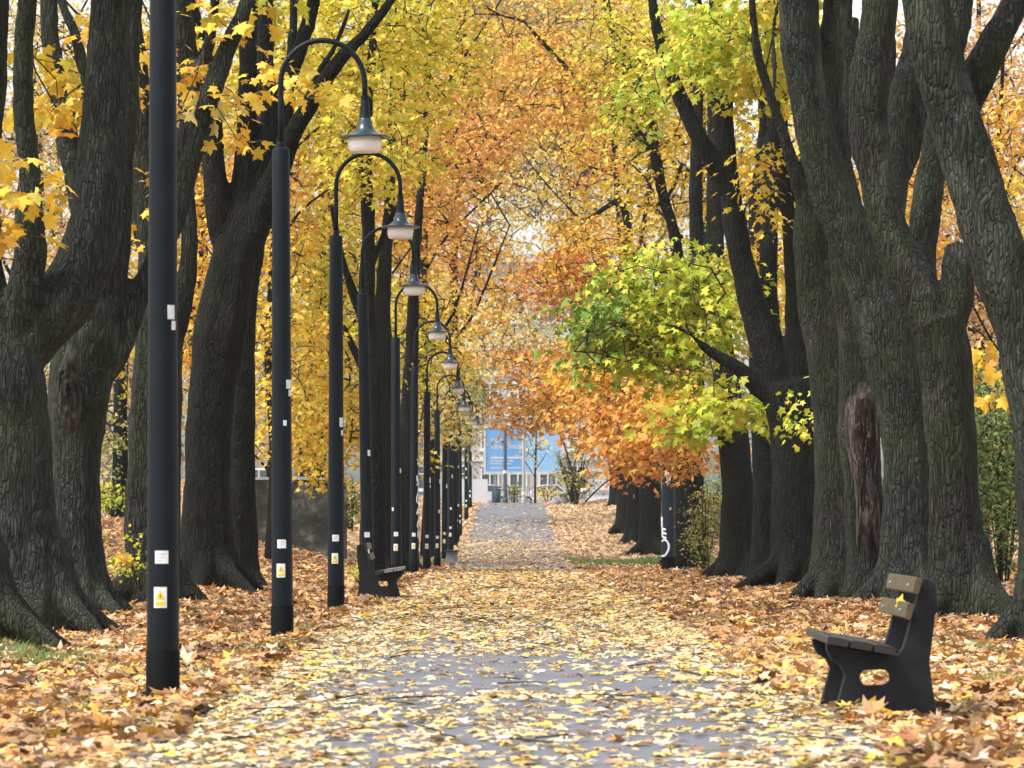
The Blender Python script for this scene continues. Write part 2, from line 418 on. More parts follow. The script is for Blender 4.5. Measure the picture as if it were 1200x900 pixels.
def scrawl(parent, rad, strokes, wd, name='graffiti_tag'):
    """strokes in (angle, z) painted onto a pole of radius rad(z)"""
    mb = MB()
    for st in strokes:
        P = [(rad(z)*1.0*math.sin(a), -rad(z)*math.cos(a), z) for a, z in st]
        mb.tube(catmull(P, 4), wd, 5)
    return mb.build(name, M['graffiti'], parent, True)
scrawl(lamps[5], prad, [[(.9, 2.15), (.75, 2.05), (1.2, 1.98), (1.0, 2.1), (1.3, 2.0)], [(.7, 1.93), (1.2, 1.98), (1.35, 1.86), (1.1, 1.8)], [(1.2, 1.78), (.8, 1.7), (.75, 1.58), (1.2, 1.55), (1.3, 1.66)],
    [(1.3, 1.46), (.9, 1.38), (.8, 1.30), (1.2, 1.40)], [(1.35, 1.2), (1.0, 1.12), (.9, 1.05), (1.2, 1.0)], [(1.3, .98), (1.05, .9), (1.1, .82), (1.35, .8)], [(.8, 2.5), (1.2, 2.45), (1.0, 2.38)]], .012)

# thick graffiti post on the right, at the crossing path
gx, gy = 3.83, 92.0
gp = empty('graffiti_post', (gx, gy, gz(gx, gy)), 'thick dark blue post with white graffiti among the orange leaves, right of the path', 'post')
prd2 = lambda z: .172-.004*z
MB().lathe([(.178, -.1), (.178, .38), (.174, .385)], 32).build('base_sleeve', M['band'], gp, True, sharp=.6)
MB().lathe([(prd2(z), z) for z in np.linspace(.383, 4.6, 8)]+[(.10, 4.66), (.0, 4.68)], 32, cap=False).build('pole', M['post'], gp, True, sharp=.6)
scrawl(gp, prd2, [[(-1.2, 1.36), (-1.1, 1.05)], [(-1.0, 1.05), (-.95, .88), (-.3, .84)], [(-.95, .97), (-.3, .94)], [(-.9, 1.07), (-.4, 1.04)],
    [(-1.1, .76), (-.5, .80), (-.02, .70), (-.02, .56), (-.5, .42), (-1.1, .40)]], .030)
scrawl(gp, prd2, [[(-.6, 2.34), (-.35, 2.50), (-.05, 2.44), (-.4, 2.36)], [(-.35, 2.5), (-.2, 2.25)], [(-.05, 2.44), (.1, 2.3), (.4, 2.38), (.7, 2.6)], [(-.5, 2.2), (.1, 2.28), (.6, 2.4)], [(.4, 2.5), (.2, 2.22)]], .012)

# ------------------------------------------------------------------ benches with cast side panels
PROF = [(.232, .775), (.262, .772), (.311, .737), (.311, .61), (.272, .30), (.285, .20), (.316, .0), (.16, .0), (.10, .035), (-.09, .035), (-.14, .0), (-.262, .0),
        (-.20, .232), (-.225, .285), (-.275, .315), (-.303, .37), (-.303, .405), (.063, .342), (.10, .348), (.126, .39), (.163, .516)]
def side_panel_mesh(y0, y1, ext=0.0):
    n = len(PROF); hole = []
    for k in range(16):
        a = 2*PI*k/16; cx = -.032+ext/2; cz = .2185-ext*.35
        hole.append((cx+(.04+ext/2 if math.cos(a) > 0 else -.04-ext/2)+.045*math.cos(a), cz+(.045+ext*.25)*math.sin(a)))
    bm = bmesh.new()
    fr = {}
    for y in (y0, y1):
        o = [bm.verts.new((x, y, z)) for x, z in PROF]; h = [bm.verts.new((x, y, z)) for x, z in hole]
        eo = [bm.edges.new((o[i], o[(i+1) % n])) for i in range(n)]; eh = [bm.edges.new((h[i], h[(i+1) % 16])) for i in range(16)]
        bmesh.ops.triangle_fill(bm, use_beauty=True, use_dissolve=False, edges=eo+eh)
        fr[y] = (o, h)
    for k, m_ in ((0, n), (1, 16)):
        a, b = fr[y0][k], fr[y1][k]
        for i in range(m_):
            j = (i+1) % m_; bm.faces.new((a[i], a[j], b[j], b[i]))
    bmesh.ops.recalc_face_normals(bm, faces=bm.faces[:])
    ed = [e for e in bm.edges if len(e.link_faces) == 2 and e.calc_face_angle(0) > 1.2]
    bmesh.ops.bevel(bm, geom=ed, offset=.006, segments=2, affect='EDGES', profile=.5)
    me = bpy.data.meshes.new('side_panel'); bm.to_mesh(me); bm.free(); return me
def slat(name, mat, parent, c, ax, wd, th, L):
    """a board of width wd along direction ax (x,z), thickness th, length L along y"""
    ux = Vector((ax[0], 0, ax[1])).normalized(); uz = Vector((-ux.z, 0, ux.x))
    mt = Matrix.Translation(Vector((c[0], 0, c[1]))) @ Matrix((( ux.x, 0, uz.x, 0), (0, 1, 0, 0), (ux.z, 0, uz.z, 0), (0, 0, 0, 1)))
    b = .006
    prof = [(-wd/2+b, -th/2), (wd/2-b, -th/2), (wd/2, -th/2+b), (wd/2, th/2-b), (wd/2-b, th/2), (-wd/2+b, th/2), (-wd/2, th/2-b), (-wd/2, -th/2+b)]
    mb = MB(); mb.prism(prof, -L/2, L/2, 0); mb.v = [mt @ v for v in mb.v]
    return mb.build(name, mat, parent)
def make_bench(loc, label, rz, seatm, backm):
    t = empty('park_bench', loc, label, 'bench', 'benches with dark cast side panels', rz)
    for y in (-.53, .45): link('side_panel', side_panel_mesh(y, y+.08, .10 if y > 0 and rz == 0 else 0), M['plate'], t)
    for k in range(3):
        f = (k+.5)/3; x = -.325+.395*f; z = .437-.066*f
        slat('seat_slat', seatm[k], t, (x, z), (1, -.168), .118, .042, 1.5)
    for (x, z) in ((.193, .735), (.150, .595)):
        slat('backrest_slat', backm, t, (x-.012, z), (.26, 1), .092, .036, 1.5)
    for y in (-.49, .49):
        for (x, z) in ((.165, .735), (.122, .595)):
            MB().lathe([(.009, -.004), (.009, .004), (0, .006)], 8, cap=False).build('bolt', M['steel'], t).matrix_basis = Matrix.Translation((x-.012, y, z)) @ Matrix.Rotation(-1.3, 4, 'Y')
    return t
bench_near = make_bench((2.06, 21.5, gz(2.06, 21.5)+.025), 'large dark bench in the right foreground with two olive backrest slats', 0, [M['darkwood'], M['darkwood'], M['darkwood']], M['olive'])
bench_left = make_bench((-1.80, 51.6, gz(-1.8, 51.6)-.01), 'smaller dark bench on the left facing the path, seat coloured with grey highlights', PI, [M['greywood'], M['greywood'], M['darkwood']], M['darkwood'])

def concrete_bench(loc, label):
    t = empty('concrete_bench', loc, label, 'bench', 'low benches on concrete blocks at the crossing path')
    for y in (-.6, .6):
        MB().prism([(-.17, -.05), (.17, -.05), (.165, .38), (-.165, .38)], y-.07, y+.07, .008).build('concrete_block', M['concrete'], t)
    for k in range(3): slat('seat_slat', M['darkwood'], t, (-.15+.15*k, .405), (1, 0), .14, .045, 1.9)
    return t
concrete_bench((-1.82, 113.5, gz(-1.82, 113.5)-.02), 'low concrete block bench at the foot of the left lamp row')
concrete_bench((4.58, 101.5, gz(4.58, 101.5)), 'low concrete block bench behind the graffiti post on the right')

# ------------------------------------------------------------------ old wall on the left, railing, car
wl = empty('old_wall', (-5.9, 100, gz(-5.9, 100)-.3), 'low dark mossy rendered wall behind the left lamp posts', 'wall')
mb = MB(); nx, nz_ = 28, 12; vs = []; fs = []
for side, yy in ((0, -.17), (1, .17)):
    for k in range(nz_+1):
        for i in range(nx+1):
            x = -2.6+4.1*i/nx; z = 2.1*k/nz_
            d = RNG.normal(0, .012)+.03*math.sin(x*3+z*2)
            vs.append((x, yy+(d if side == 0 else -d), z))
q = (nx+1)*(nz_+1)
for s in (0, 1):
    for k in range(nz_):
        for i in range(nx):
            a = s*q+k*(nx+1)+i; fs.append((a, a+1, a+nx+2, a+nx+1))
for i in range(nx):
    a = nz_*(nx+1)+i; fs.append((a, a+1, q+a+1, q+a)); a = i; fs.append((a, a+1, q+a+1, q+a))
for k in range(nz_):
    a = k*(nx+1); fs.append((a, a+nx+1, q+a+nx+1, q+a)); a = k*(nx+1)+nx; fs.append((a, a+nx+1, q+a+nx+1, q+a))
mb.add(vs, fs).build('wall_body', M['oldwall'], wl, True, sharp=.8)
for k in range(5):
    MB().box(-2.63+.835*k, -2.63+.835*k+.825, -.23, .23, 2.103, 2.175+.012*(k % 2)).build('coping_stone', M['concrete'], wl)

rl = empty('metal_railing', (-14.6, 131, gz(-14.6, 131)-.05), 'grey metal railing seen between the big left trunks', 'railing')
for z in (1.75, 1.37, .15): MB().tube([(-1.6, 0, z), (1.8, 0, z)], .028, 6).build('rail', M['steel'], rl)
for k in range(3): MB().tube([(-1.55+1.65*k, 0, 0), (-1.55+1.65*k, 0, 1.8)], .04, 8).build('post', M['steel'], rl)
for k in range(22): MB().tube([(-1.45+.15*k, 0, .15), (-1.45+.15*k, 0, 1.37)], .012, 5).build('bar', M['darksteel'], rl)

def make_car(loc, label, paint, rz=0, group=None):
    t = empty('parked_car', loc, label, 'car', group, rz)
    body = [(-2.1, .32), (-2.12, .62), (-2.0, .80), (-1.2, .92), (1.25, .95), (1.9, .88), (2.1, .7), (2.12, .35)]
    cabin = [(-1.2, .90), (-.55, 1.40), (.1, 1.46), (.9, 1.42), (1.55, .93)]
    MB().prism(body, -.85, .85, .04).build('body', paint, t)
    MB().prism(cabin, -.72, .72, .05).build('cabin', paint, t)
    for s in (-1, 1):
        MB().prism([(-1.0, .95), (-.5, 1.33), (.05, 1.38), (.05, .95)], s*.73-.01, s*.73+.01).build('side_window', M['pane'], t)
        MB().prism([(.12, .95), (.12, 1.38), (.82, 1.35), (1.3, .95)], s*.73-.01, s*.73+.01).build('side_window', M['pane'], t)
        for x in (-1.3, 1.3):
            o = MB().lathe([(.12, -.1), (.30, -.1), (.32, -.07), (.32, .07), (.30, .1), (.12, .1)], 18).build('wheel', M['tyre'], t)
            o.location = (x, s*.78, .32); o.rotation_euler = (PI/2, 0, 0)
            h = MB().lathe([(.0, -.105), (.19, -.105), (.19, .105), (.0, .105)], 12, cap=False).build('rim', M['steel'], o)
        MB().box(-2.13, -2.08, s*.62-.14, s*.62+.14, .62, .74).build('headlight', M['glass'], t)
    return t
cx, cy = -10.9, 160.0
make_car((cx, cy, gz(cx, cy)), 'white parked car glimpsed above the old mossy wall', M['carpaint'], .1)

# ------------------------------------------------------------------ the far end of the path
YB = 238.0
bb = empty('billboard', (W(613, 588, YB).x, YB, gz(0, YB)), 'big light blue billboard with white lettering at the end of the path', 'billboard')
def bx(px): return W(px, 0, YB).x-bb.location.x
def bz(py): return W(0, py, YB).z-bb.location.z
MB().box(bx(568), bx(659), .02, .14, bz(554), bz(501)).build('backing_panel', M['stonewhite'], bb)
MB().box(bx(569.5), bx(613.4), -.012, .018, bz(552.5), bz(501.8)).build('poster', M['blue'], bb)
MB().box(bx(613.8), bx(657.5), -.012, .018, bz(552.5), bz(501.8)).build('poster', M['poster_light'], bb)
for a, b, c, d in ((566.5, 569.3, 556, 498), (657.7, 660.5, 556, 498)): MB().box(bx(a), bx(b), -.05, .16, bz(c), bz(d)).build('frame_post', M['frame'], bb)
MB().box(bx(569.3), bx(657.7), -.05, .16, bz(501.6), bz(496)).build('header_strip', M['frame'], bb)
MB().box(bx(569.3), bx(657.7), -.05, .16, bz(556), bz(552.7)).build('bottom_rail', M['frame'], bb)
for px in (580, 613, 646): MB().box(bx(px)-.08, bx(px)+.08, .16, .3, 0, bz(510)).build('support_leg', M['steel'], bb)
def lettering(txt, x0, x1, z0, z1, y, mat, parent):
    cu = bpy.data.curves.new('lettering', 'FONT'); cu.body = txt; cu.extrude = .006; cu.offset = .012
    o = bpy.data.objects.new('lettering_curve', cu); COL.objects.link(o)
    bpy.context.view_layer.update()
    me = bpy.data.meshes.new_from_object(o.evaluated_get(bpy.context.evaluated_depsgraph_get())); bpy.data.objects.remove(o)
    co = np.empty(len(me.vertices)*3); me.vertices.foreach_get('co', co); co = co.reshape(-1, 3)
    mn, mx = co.min(0), co.max(0); s = (co-mn)/(mx-mn+1e-9)
    out = np.stack([x0+s[:, 0]*(x1-x0), y-.008*s[:, 2], z0+s[:, 1]*(z1-z0)], 1)
    me.vertices.foreach_set('co', out.ravel()); me.materials.clear(); me.update()
    return link('lettering', me, mat, parent)
lettering('DOM', bx(576), bx(591), bz(519.5), bz(513.5), -.014, M['frame'], bb)
lettering('KRAKOWKE', bx(576), bx(611.5), bz(526.5), bz(521), -.014, M['frame'], bb)
for a, b, c, d in ((575, 612, 537.5, 535.3), (575, 611, 549, 547.8)): MB().box(bx(a), bx(b), -.02, -.013, bz(c), bz(d)).build('white_rule', M['frame'], bb)
for yy, segs in ((540.2, [(575, 579), (580, 588), (589, 595), (597, 602)]), (543.4, [(575, 577.5), (578.5, 588), (590, 599.5)])):
    for a, b in segs: MB().box(bx(a), bx(b), -.02, -.013, bz(yy+.6), bz(yy-.6)).build('text_line', M['frame'], bb)

def street_pole(px, pyb, pyt, Y, r, mat, name, label, cat, band=None):
    b = W(px, pyb, Y); z0 = gz(b.x, Y)
    t = empty(name, (b.x, Y, z0), label, cat)
    h = W(px, pyt, Y).z-z0
    MB().lathe([(r*1.6, 0), (r*1.6, .25), (r, .3), (r*.85, h), (0, h+.02)], 14, cap=False).build('pole', mat, t, True, sharp=.6)
    if band: 
        zb = W(px, band, Y).z-z0; MB().lathe([(r*1.25, zb-.08), (r*1.25, zb+.08)], 14).build('clamp_band', M['white'], t, True, sharp=.6)
    return t, h
t, h = street_pole(592, 588, 500, 205, .10, M['darksteel'], 'sign_pole', 'dark blue pole with a white band in front of the billboard', 'pole', 553)
MB().lathe([(.13, h-.2), (.13, h), (.05, h+.05)], 12).build('pole_cap', M['darksteel'], t)
t, h = street_pole(613.5, 588, 385, 206, .085, M['steel'], 'tall_lamp_pole', 'tall light grey pole rising in front of the billboard centre', 'pole', 578)
MB().tube([(0, 0, h-.1), (.3, 0, h+.25), (1.1, 0, h+.35)], .04, 8).build('outreach_arm', M['steel'], t, True)
MB().box(.8, 1.5, -.12, .12, h+.30, h+.42).build('lamp_head', M['steel'], t)

b = W(656, 591, 200.5)
mb = MB(); bm = bmesh.new(); bmesh.ops.create_icosphere(bm, subdivisions=3, radius=1)
for v in bm.verts:
    k = 1+.14*math.sin(v.co.x*4+1)*math.cos(v.co.y*3)+.08*math.sin(v.co.z*7+v.co.x*5); v.co = Vector((v.co.x*.55*k, v.co.y*.5*k, v.co.z*.40*k+.12))
me = bpy.data.meshes.new('boulder'); bm.to_mesh(me); bm.free(); me.polygons.foreach_set('use_smooth', [True]*len(me.polygons))
tag(link('boulder', me, M['boulder'], None, (b.x, 200.5, gz(b.x, 200.5))), 'grey boulder at the foot of the olive bush by the path end', 'boulder')

# low white wall, bin, barrier, low kerb wall, banded building, far building
lw = tag(MB().box(-.9, .9, -.15, .15, -.1, 1.35).build('white_wall', M['stonewhite'], None, loc=(W(553, 0, 214).x, 214, gz(0, 214))), 'short white wall panel beside the farthest lamp post', 'wall')
t = empty('litter_bin', (W(582, 0, 222).x, 222, gz(0, 222)), 'dark teal litter bin left of the sign pole', 'bin')
MB().lathe([(.20, 0), (.24, .1), (.25, .8), (.22, .85)], 14).build('body', M['bin'], t, True, sharp=.6); MB().lathe([(.28, .88), (.28, .93), (.1, 1.02)], 14).build('lid', M['bin'], t, True, sharp=.6)
t = empty('barrier_rail', (W(575, 0, 224).x, 224, gz(0, 224)), 'low dark rail beside the teal bin', 'railing')
MB().tube(catmull([(-.9, 0, .45), (-.7, 0, .72), (.2, 0, .78), (1.1, 0, .75)], 4), .05, 7).build('rail', M['darksteel'], t)
for x in (-.75, .1, 1.0): MB().tube([(x, 0, 0), (x, 0, .75)], .035, 6).build('post', M['darksteel'], t)
t = empty('metal_fence', (W(620, 0, 230).x, 230, gz(0, 230)), 'low grey metal fence under the billboard', 'fence')
for z in (.15, 1.0): MB().tube([(-.9, 0, z), (1.1, 0, z)], .025, 6).build('rail', M['steel'], t)
for k in range(13): MB().tube([(-.85+.15*k, 0, .1), (-.85+.15*k, 0, 1.05)], .018, 5).build('bar', M['darksteel'], t)
make_car((W(566, 0, 262).x, 262, gz(0, 262)), 'white car parked left of the teal bin at the path end', M['carpaint'], 0)
make_car((W(640, 0, 264).x, 264, gz(0, 264)), 'white car parked below the billboard, right of the tall pole', M['carpaint'], 0)

def building(name, label, x0, x1, Y, z1, wins, mat, bands=()):
    t = empty(name, ((x0+x1)/2, Y, 2.0), label, 'building'); hx = (x1-x0)/2
    MB().box(-hx, hx, 0, 12, -.2, z1).build('wall', mat, t)
    rf = MB().box(-hx-.4, hx+.4, -.4, 12.4, z1+.003, z1+.5).build('roof', M['roof'], t)
    MB().box(-hx*.4, -hx*.4+.9, 3, 4, z1+.503, z1+2.0).build('chimney', M['facade'], rf)
    for z in bands: MB().box(-hx-.02, hx+.02, -.12, -.003, z, z+.35).build('string_course', M['frame'], t)
    for (wx, wz, ww, wh) in wins:
        f = MB(); 
        f.box(wx-ww/2, wx-ww/2+.14, -.10, -.004, wz, wz+wh); f.box(wx+ww/2-.14, wx+ww/2, -.10, -.004, wz, wz+wh)
        f.box(wx-ww/2+.142, wx+ww/2-.142, -.10, -.004, wz, wz+.14); f.box(wx-ww/2+.142, wx+ww/2-.142, -.10, -.004, wz+wh-.14, wz+wh)
        f.box(wx-.06, wx+.06, -.09, -.004, wz+.142, wz+wh-.142); f.box(wx-ww/2+.142, wx-.062, -.09, -.004, wz+wh*.62, wz+wh*.62+.1); f.box(wx+.062, wx+ww/2-.142, -.09, -.004, wz+wh*.62, wz+wh*.62+.1)
        wo = f.build('window', M['frame'], t)
        MB().box(wx-ww/2+.13, wx+ww/2-.13, -.03, -.0035, wz+.13, wz+wh-.13).build('pane', M['pane'], wo)
        MB().box(wx-ww/2-.1, wx+ww/2+.1, -.22, -.0045, wz-.14, wz-.003).build('sill', M['frame'], wo)
    return t
YH = 300.0
xh = lambda px: (px-600)*YH/FPX
wins = [(xh(px)-(xh(480)+xh(700))/2, z, 1.5, 2.0) for px in (497, 536, 574, 607, 642, 677) for z in (1.4, 4.6, 8.0, 11.4, 14.8)]
building('apartment_house', 'pale grey building with white framed windows behind the billboard', xh(480), xh(700), YH, 19.6, wins, M['facade'], (3.7, 7.1, 10.5))
YS = 270.0
xs_ = lambda px: (px-600)*YS/FPX
wins = [(xs_(px)-(xs_(692)+xs_(760))/2, 1.3, .5, .8) for px in (706, 724, 742)]
building('white_house', 'low white house with horizontal grey bands right of the olive bush', xs_(692), xs_(760), YS, 3.3, wins, M['stonewhite'], (.35, 1.0, 2.4))
# ------------------------------------------------------------------ leaves
T_HI = np.array([(0, .42), (0, .06), (-.36, .02), (-.26, .27), (-.52, .60), (-.16, .60), (0, 1.0), (.16, .60), (.52, .60), (.26, .27), (.36, .02)])
F_HI = [(0, i, i+1) for i in range(1, 10)]+[(0, 10, 1)]
T_MD = np.array([(0, .12), (-.40, .04), (-.24, .28), (-.52, .60), (-.15, .58), (0, 1.0), (.15, .58), (.52, .60), (.24, .28), (.40, .04)])
F_MD = [(0, i, i+1) for i in range(1, 9)]
T_LO = np.array([(0, 0), (-.52, .48), (-.15, .55), (0, 1.0), (.15, .55), (.52, .48)])
F_LO = [(0, 2, 1), (0, 3, 2), (0, 4, 3), (0, 5, 4)]
LOD = {2: (T_HI, F_HI), 1: (T_MD, F_MD), 0: (T_LO, F_LO)}

def norm(v): return v/(np.linalg.norm(v, axis=-1, keepdims=True)+1e-9)
class Leaves:
    def __init__(s): s.P = []; s.T = []; s.Nn = []; s.S = []; s.C = []; s.K = []
    def add(s, pos, tip, nor, size, col, curl):
        s.P.append(pos); s.T.append(tip); s.Nn.append(nor); s.S.append(size); s.C.append(col); s.K.append(curl)
    def cat(s):
        if not isinstance(s.P, np.ndarray) and len(s.P):
            s.P, s.T, s.Nn = (np.concatenate(a) for a in (s.P, s.T, s.Nn)); s.S = np.concatenate(s.S); s.C = np.concatenate(s.C); s.K = np.concatenate(s.K)
    def frames(s):
        t = norm(s.T); n = s.Nn-t*(s.Nn*t).sum(-1, keepdims=True); n = norm(n); x = np.cross(t, n); return x, t, n
    def take(s, idx):
        o = Leaves(); o.P = s.P[idx]; o.T = s.T[idx]; o.Nn = s.Nn[idx]; o.S = s.S[idx]; o.C = s.C[idx]; o.K = s.K[idx]; return o
    def mesh(s, name, lod):
        s.cat(); tm, fc = LOD[lod]; fc = np.array(fc); k = len(tm); n = len(s.P)
        x, t, nn = s.frames()
        jit = .05 if lod else .03
        u = (tm[None, :, 0]*RNG.uniform(.75, 1.12, (n, 1))+RNG.normal(0, jit, (n, k))*(np.abs(tm[None, :, 1]-.3) > .1))[:, :, None]
        v = (tm[None, :, 1]+RNG.normal(0, jit, (n, k)))[:, :, None]
        u = u+.18*RNG.normal(0, 1, (n, 1, 1))*(v-.4)*np.abs(v-.4)
        wz = -s.K[:, None, None]*(u*u*1.6+(v-.4)**2*.9)+RNG.uniform(-.15, .45, (n, 1, 1))*np.abs(u)+RNG.normal(0, .025, (n, k, 1))
        V = s.P[:, None, :]+s.S[:, None, None]*(u*x[:, None, :]+v*t[:, None, :]+wz*nn[:, None, :])
        F = (fc[None]+(np.arange(n)*k)[:, None, None]).reshape(-1, 3)
        me = bpy.data.meshes.new(name)
        me.vertices.add(n*k); me.vertices.foreach_set('co', V.astype(np.float32).ravel())
        nf = len(F); me.loops.add(nf*3); me.loops.foreach_set('vertex_index', F.astype(np.int32).ravel())
        me.polygons.add(nf); me.polygons.foreach_set('loop_start', np.arange(0, nf*3, 3, dtype=np.int32)); me.polygons.foreach_set('loop_total', np.full(nf, 3, np.int32))
        at = me.attributes.new('leaf_col', 'FLOAT_COLOR', 'POINT')
        c = np.concatenate([s.C, np.ones((n, 1))], 1); at.data.foreach_set('color', np.repeat(c, k, 0).astype(np.float32).ravel())
        me.update(calc_edges=True); return me

PAL = {
 'Y':  [(5, (.80, .55, .05)), (3, (.82, .62, .11)), (1.5, (.64, .54, .07)), (1.5, (.78, .42, .04))],
 'PY': [(4, (.82, .64, .20)), (2, (.80, .68, .34)), (2, (.78, .55, .09)), (1, (.62, .54, .15))],
 'YG': [(4, (.62, .56, .05)), (3, (.76, .60, .07)), (2, (.46, .48, .05)), (1.5, (.80, .52, .05))],
 'LG': [(4, (.50, .57, .05)), (2.5, (.66, .62, .07)), (2.5, (.30, .44, .045)), (1.5, (.78, .60, .07))],
 'G':  [(4, (.17, .29, .045)), (3, (.28, .38, .05)), (1, (.42, .46, .06))],
 'YO': [(4, (.80, .49, .06)), (3, (.78, .39, .06)), (2, (.74, .56, .09)), (1.5, (.74, .30, .06))],
 'O':  [(5, (.70, .32, .075)), (3, (.76, .44, .09)), (2, (.60, .24, .06)), (1, (.78, .55, .10))],
 'RO': [(4, (.70, .25, .07)), (3, (.78, .36, .08)), (1, (.58, .16, .05)), (1, (.80, .50, .10))],
 'PO': [(4, (.72, .44, .22)), (3, (.78, .50, .14)), (2, (.62, .38, .24)), (1, (.80, .56, .10))],
 'BE': [(4, (.60, .46, .26)), (3, (.74, .54, .14)), (2, (.48, .36, .22)), (1, (.66, .52, .10))],
 'DK': [(3, (.16, .12, .09)), (2, (.26, .20, .14)), (1, (.40, .32, .14))],
 'OL': [(4, (.36, .34, .09)), (3, (.48, .42, .12)), (2, (.24, .26, .08))],
 'BU': [(4, (.14, .23, .07)), (3, (.22, .31, .09)), (2, (.33, .38, .14)), (1, (.48, .46, .12))],
}
def colours(pal, n):
    w_ = np.array([a for a, _ in PAL[pal]], float); c = np.array([b for _, b in PAL[pal]])
    i = RNG.choice(len(c), n, p=w_/w_.sum()); o = c[i]
    o = o*RNG.uniform(.62, 1.24, (n, 1))*(1+RNG.normal(0, .05, (n, 3))); return np.clip(o, .01, .92)

def sprays(ctr, rad, n, pal, size, lv, per=15, sprad=.42, shell=.0):
    """leafy sprays filling an ellipsoid in world space; returns the spray centres"""
    ns = max(3, int(n/per))
    d = norm(RNG.normal(size=(ns, 3))); r = RNG.uniform(shell, 1, (ns, 1))**(1/2.4); c = np.array(ctr)+d*r*np.array(rad)
    pc = colours(pal, ns)
    cnt = RNG.poisson(per, ns).clip(4)
    idx = np.repeat(np.arange(ns), cnt); m_ = len(idx)
    yaw = RNG.uniform(0, 2*PI, ns); slope = RNG.normal(-.25, .25, ns)
    dirv = np.stack([np.cos(yaw), np.sin(yaw), slope], 1)
    off = RNG.normal(size=(m_, 3))*np.array([1, 1, .34])*sprad*.62
    along = RNG.normal(0, sprad*.55, (m_, 1))
    pos = c[idx]+off+dirv[idx]*along
    out = norm(off+dirv[idx]*along*.8+RNG.normal(0, .12, (m_, 3)))
    tip = norm(out*np.array([1, 1, .3])+np.array([0, 0, -1])*RNG.uniform(.15, 1.3, (m_, 1))+RNG.normal(0, .25, (m_, 3)))
    nor = norm(np.array([0, 0, 1.])*RNG.uniform(.3, 1.2, (m_, 1))+out*.6+RNG.normal(0, .45, (m_, 3)))
    sz = size*np.clip(RNG.lognormal(0, .25, m_), .5, 1.6)
    col = .68*colours(pal, m_)+.32*pc[idx]
    lv.add(pos-tip*sz[:, None]*.3, tip, nor, sz, col, RNG.uniform(.0, .55, m_)); return c

def twig_net(attach, C, mb, r0=.006, nmax=320, rmax=.014):
    """thin branches joining spray centres to the attach points, nearest first"""
    C = C[RNG.permutation(len(C))[:nmax]]
    A = [np.array(a, float) for a in attach]
    dist = np.min(np.stack([np.linalg.norm(C-a, axis=1) for a in A]), 0); C = C[np.argsort(dist)]
    nodes = list(A); par = [-1]*len(A)
    arr = np.array(nodes)
    for c in C:
        dd = np.linalg.norm(arr-c, axis=1); up = arr[:, 2]-c[2]
        j = int(np.argmin(dd+.25*np.abs(up))); nodes.append(c); par.append(j); arr = np.vstack([arr, c])
    cnt = np.ones(len(nodes))
    for i in range(len(nodes)-1, len(A)-1, -1): cnt[par[i]] += cnt[i]
    for i in range(len(A), len(nodes)):
        a, b = nodes[par[i]], nodes[i]; L = np.linalg.norm(b-a)
        if L < .05: continue
        mid = (a+b)/2+RNG.normal(0, .07, 3)*L+np.array([0, 0, .06*L])
        r1 = min(rmax, r0*cnt[i]**.5); r2 = min(rmax, r0*max(1, cnt[par[i]])**.5)
        r2 = min(r2, r1*1.8)
        mb.tube([a, mid, b], [r2, (r1+r2)/2, r1], 4, False)

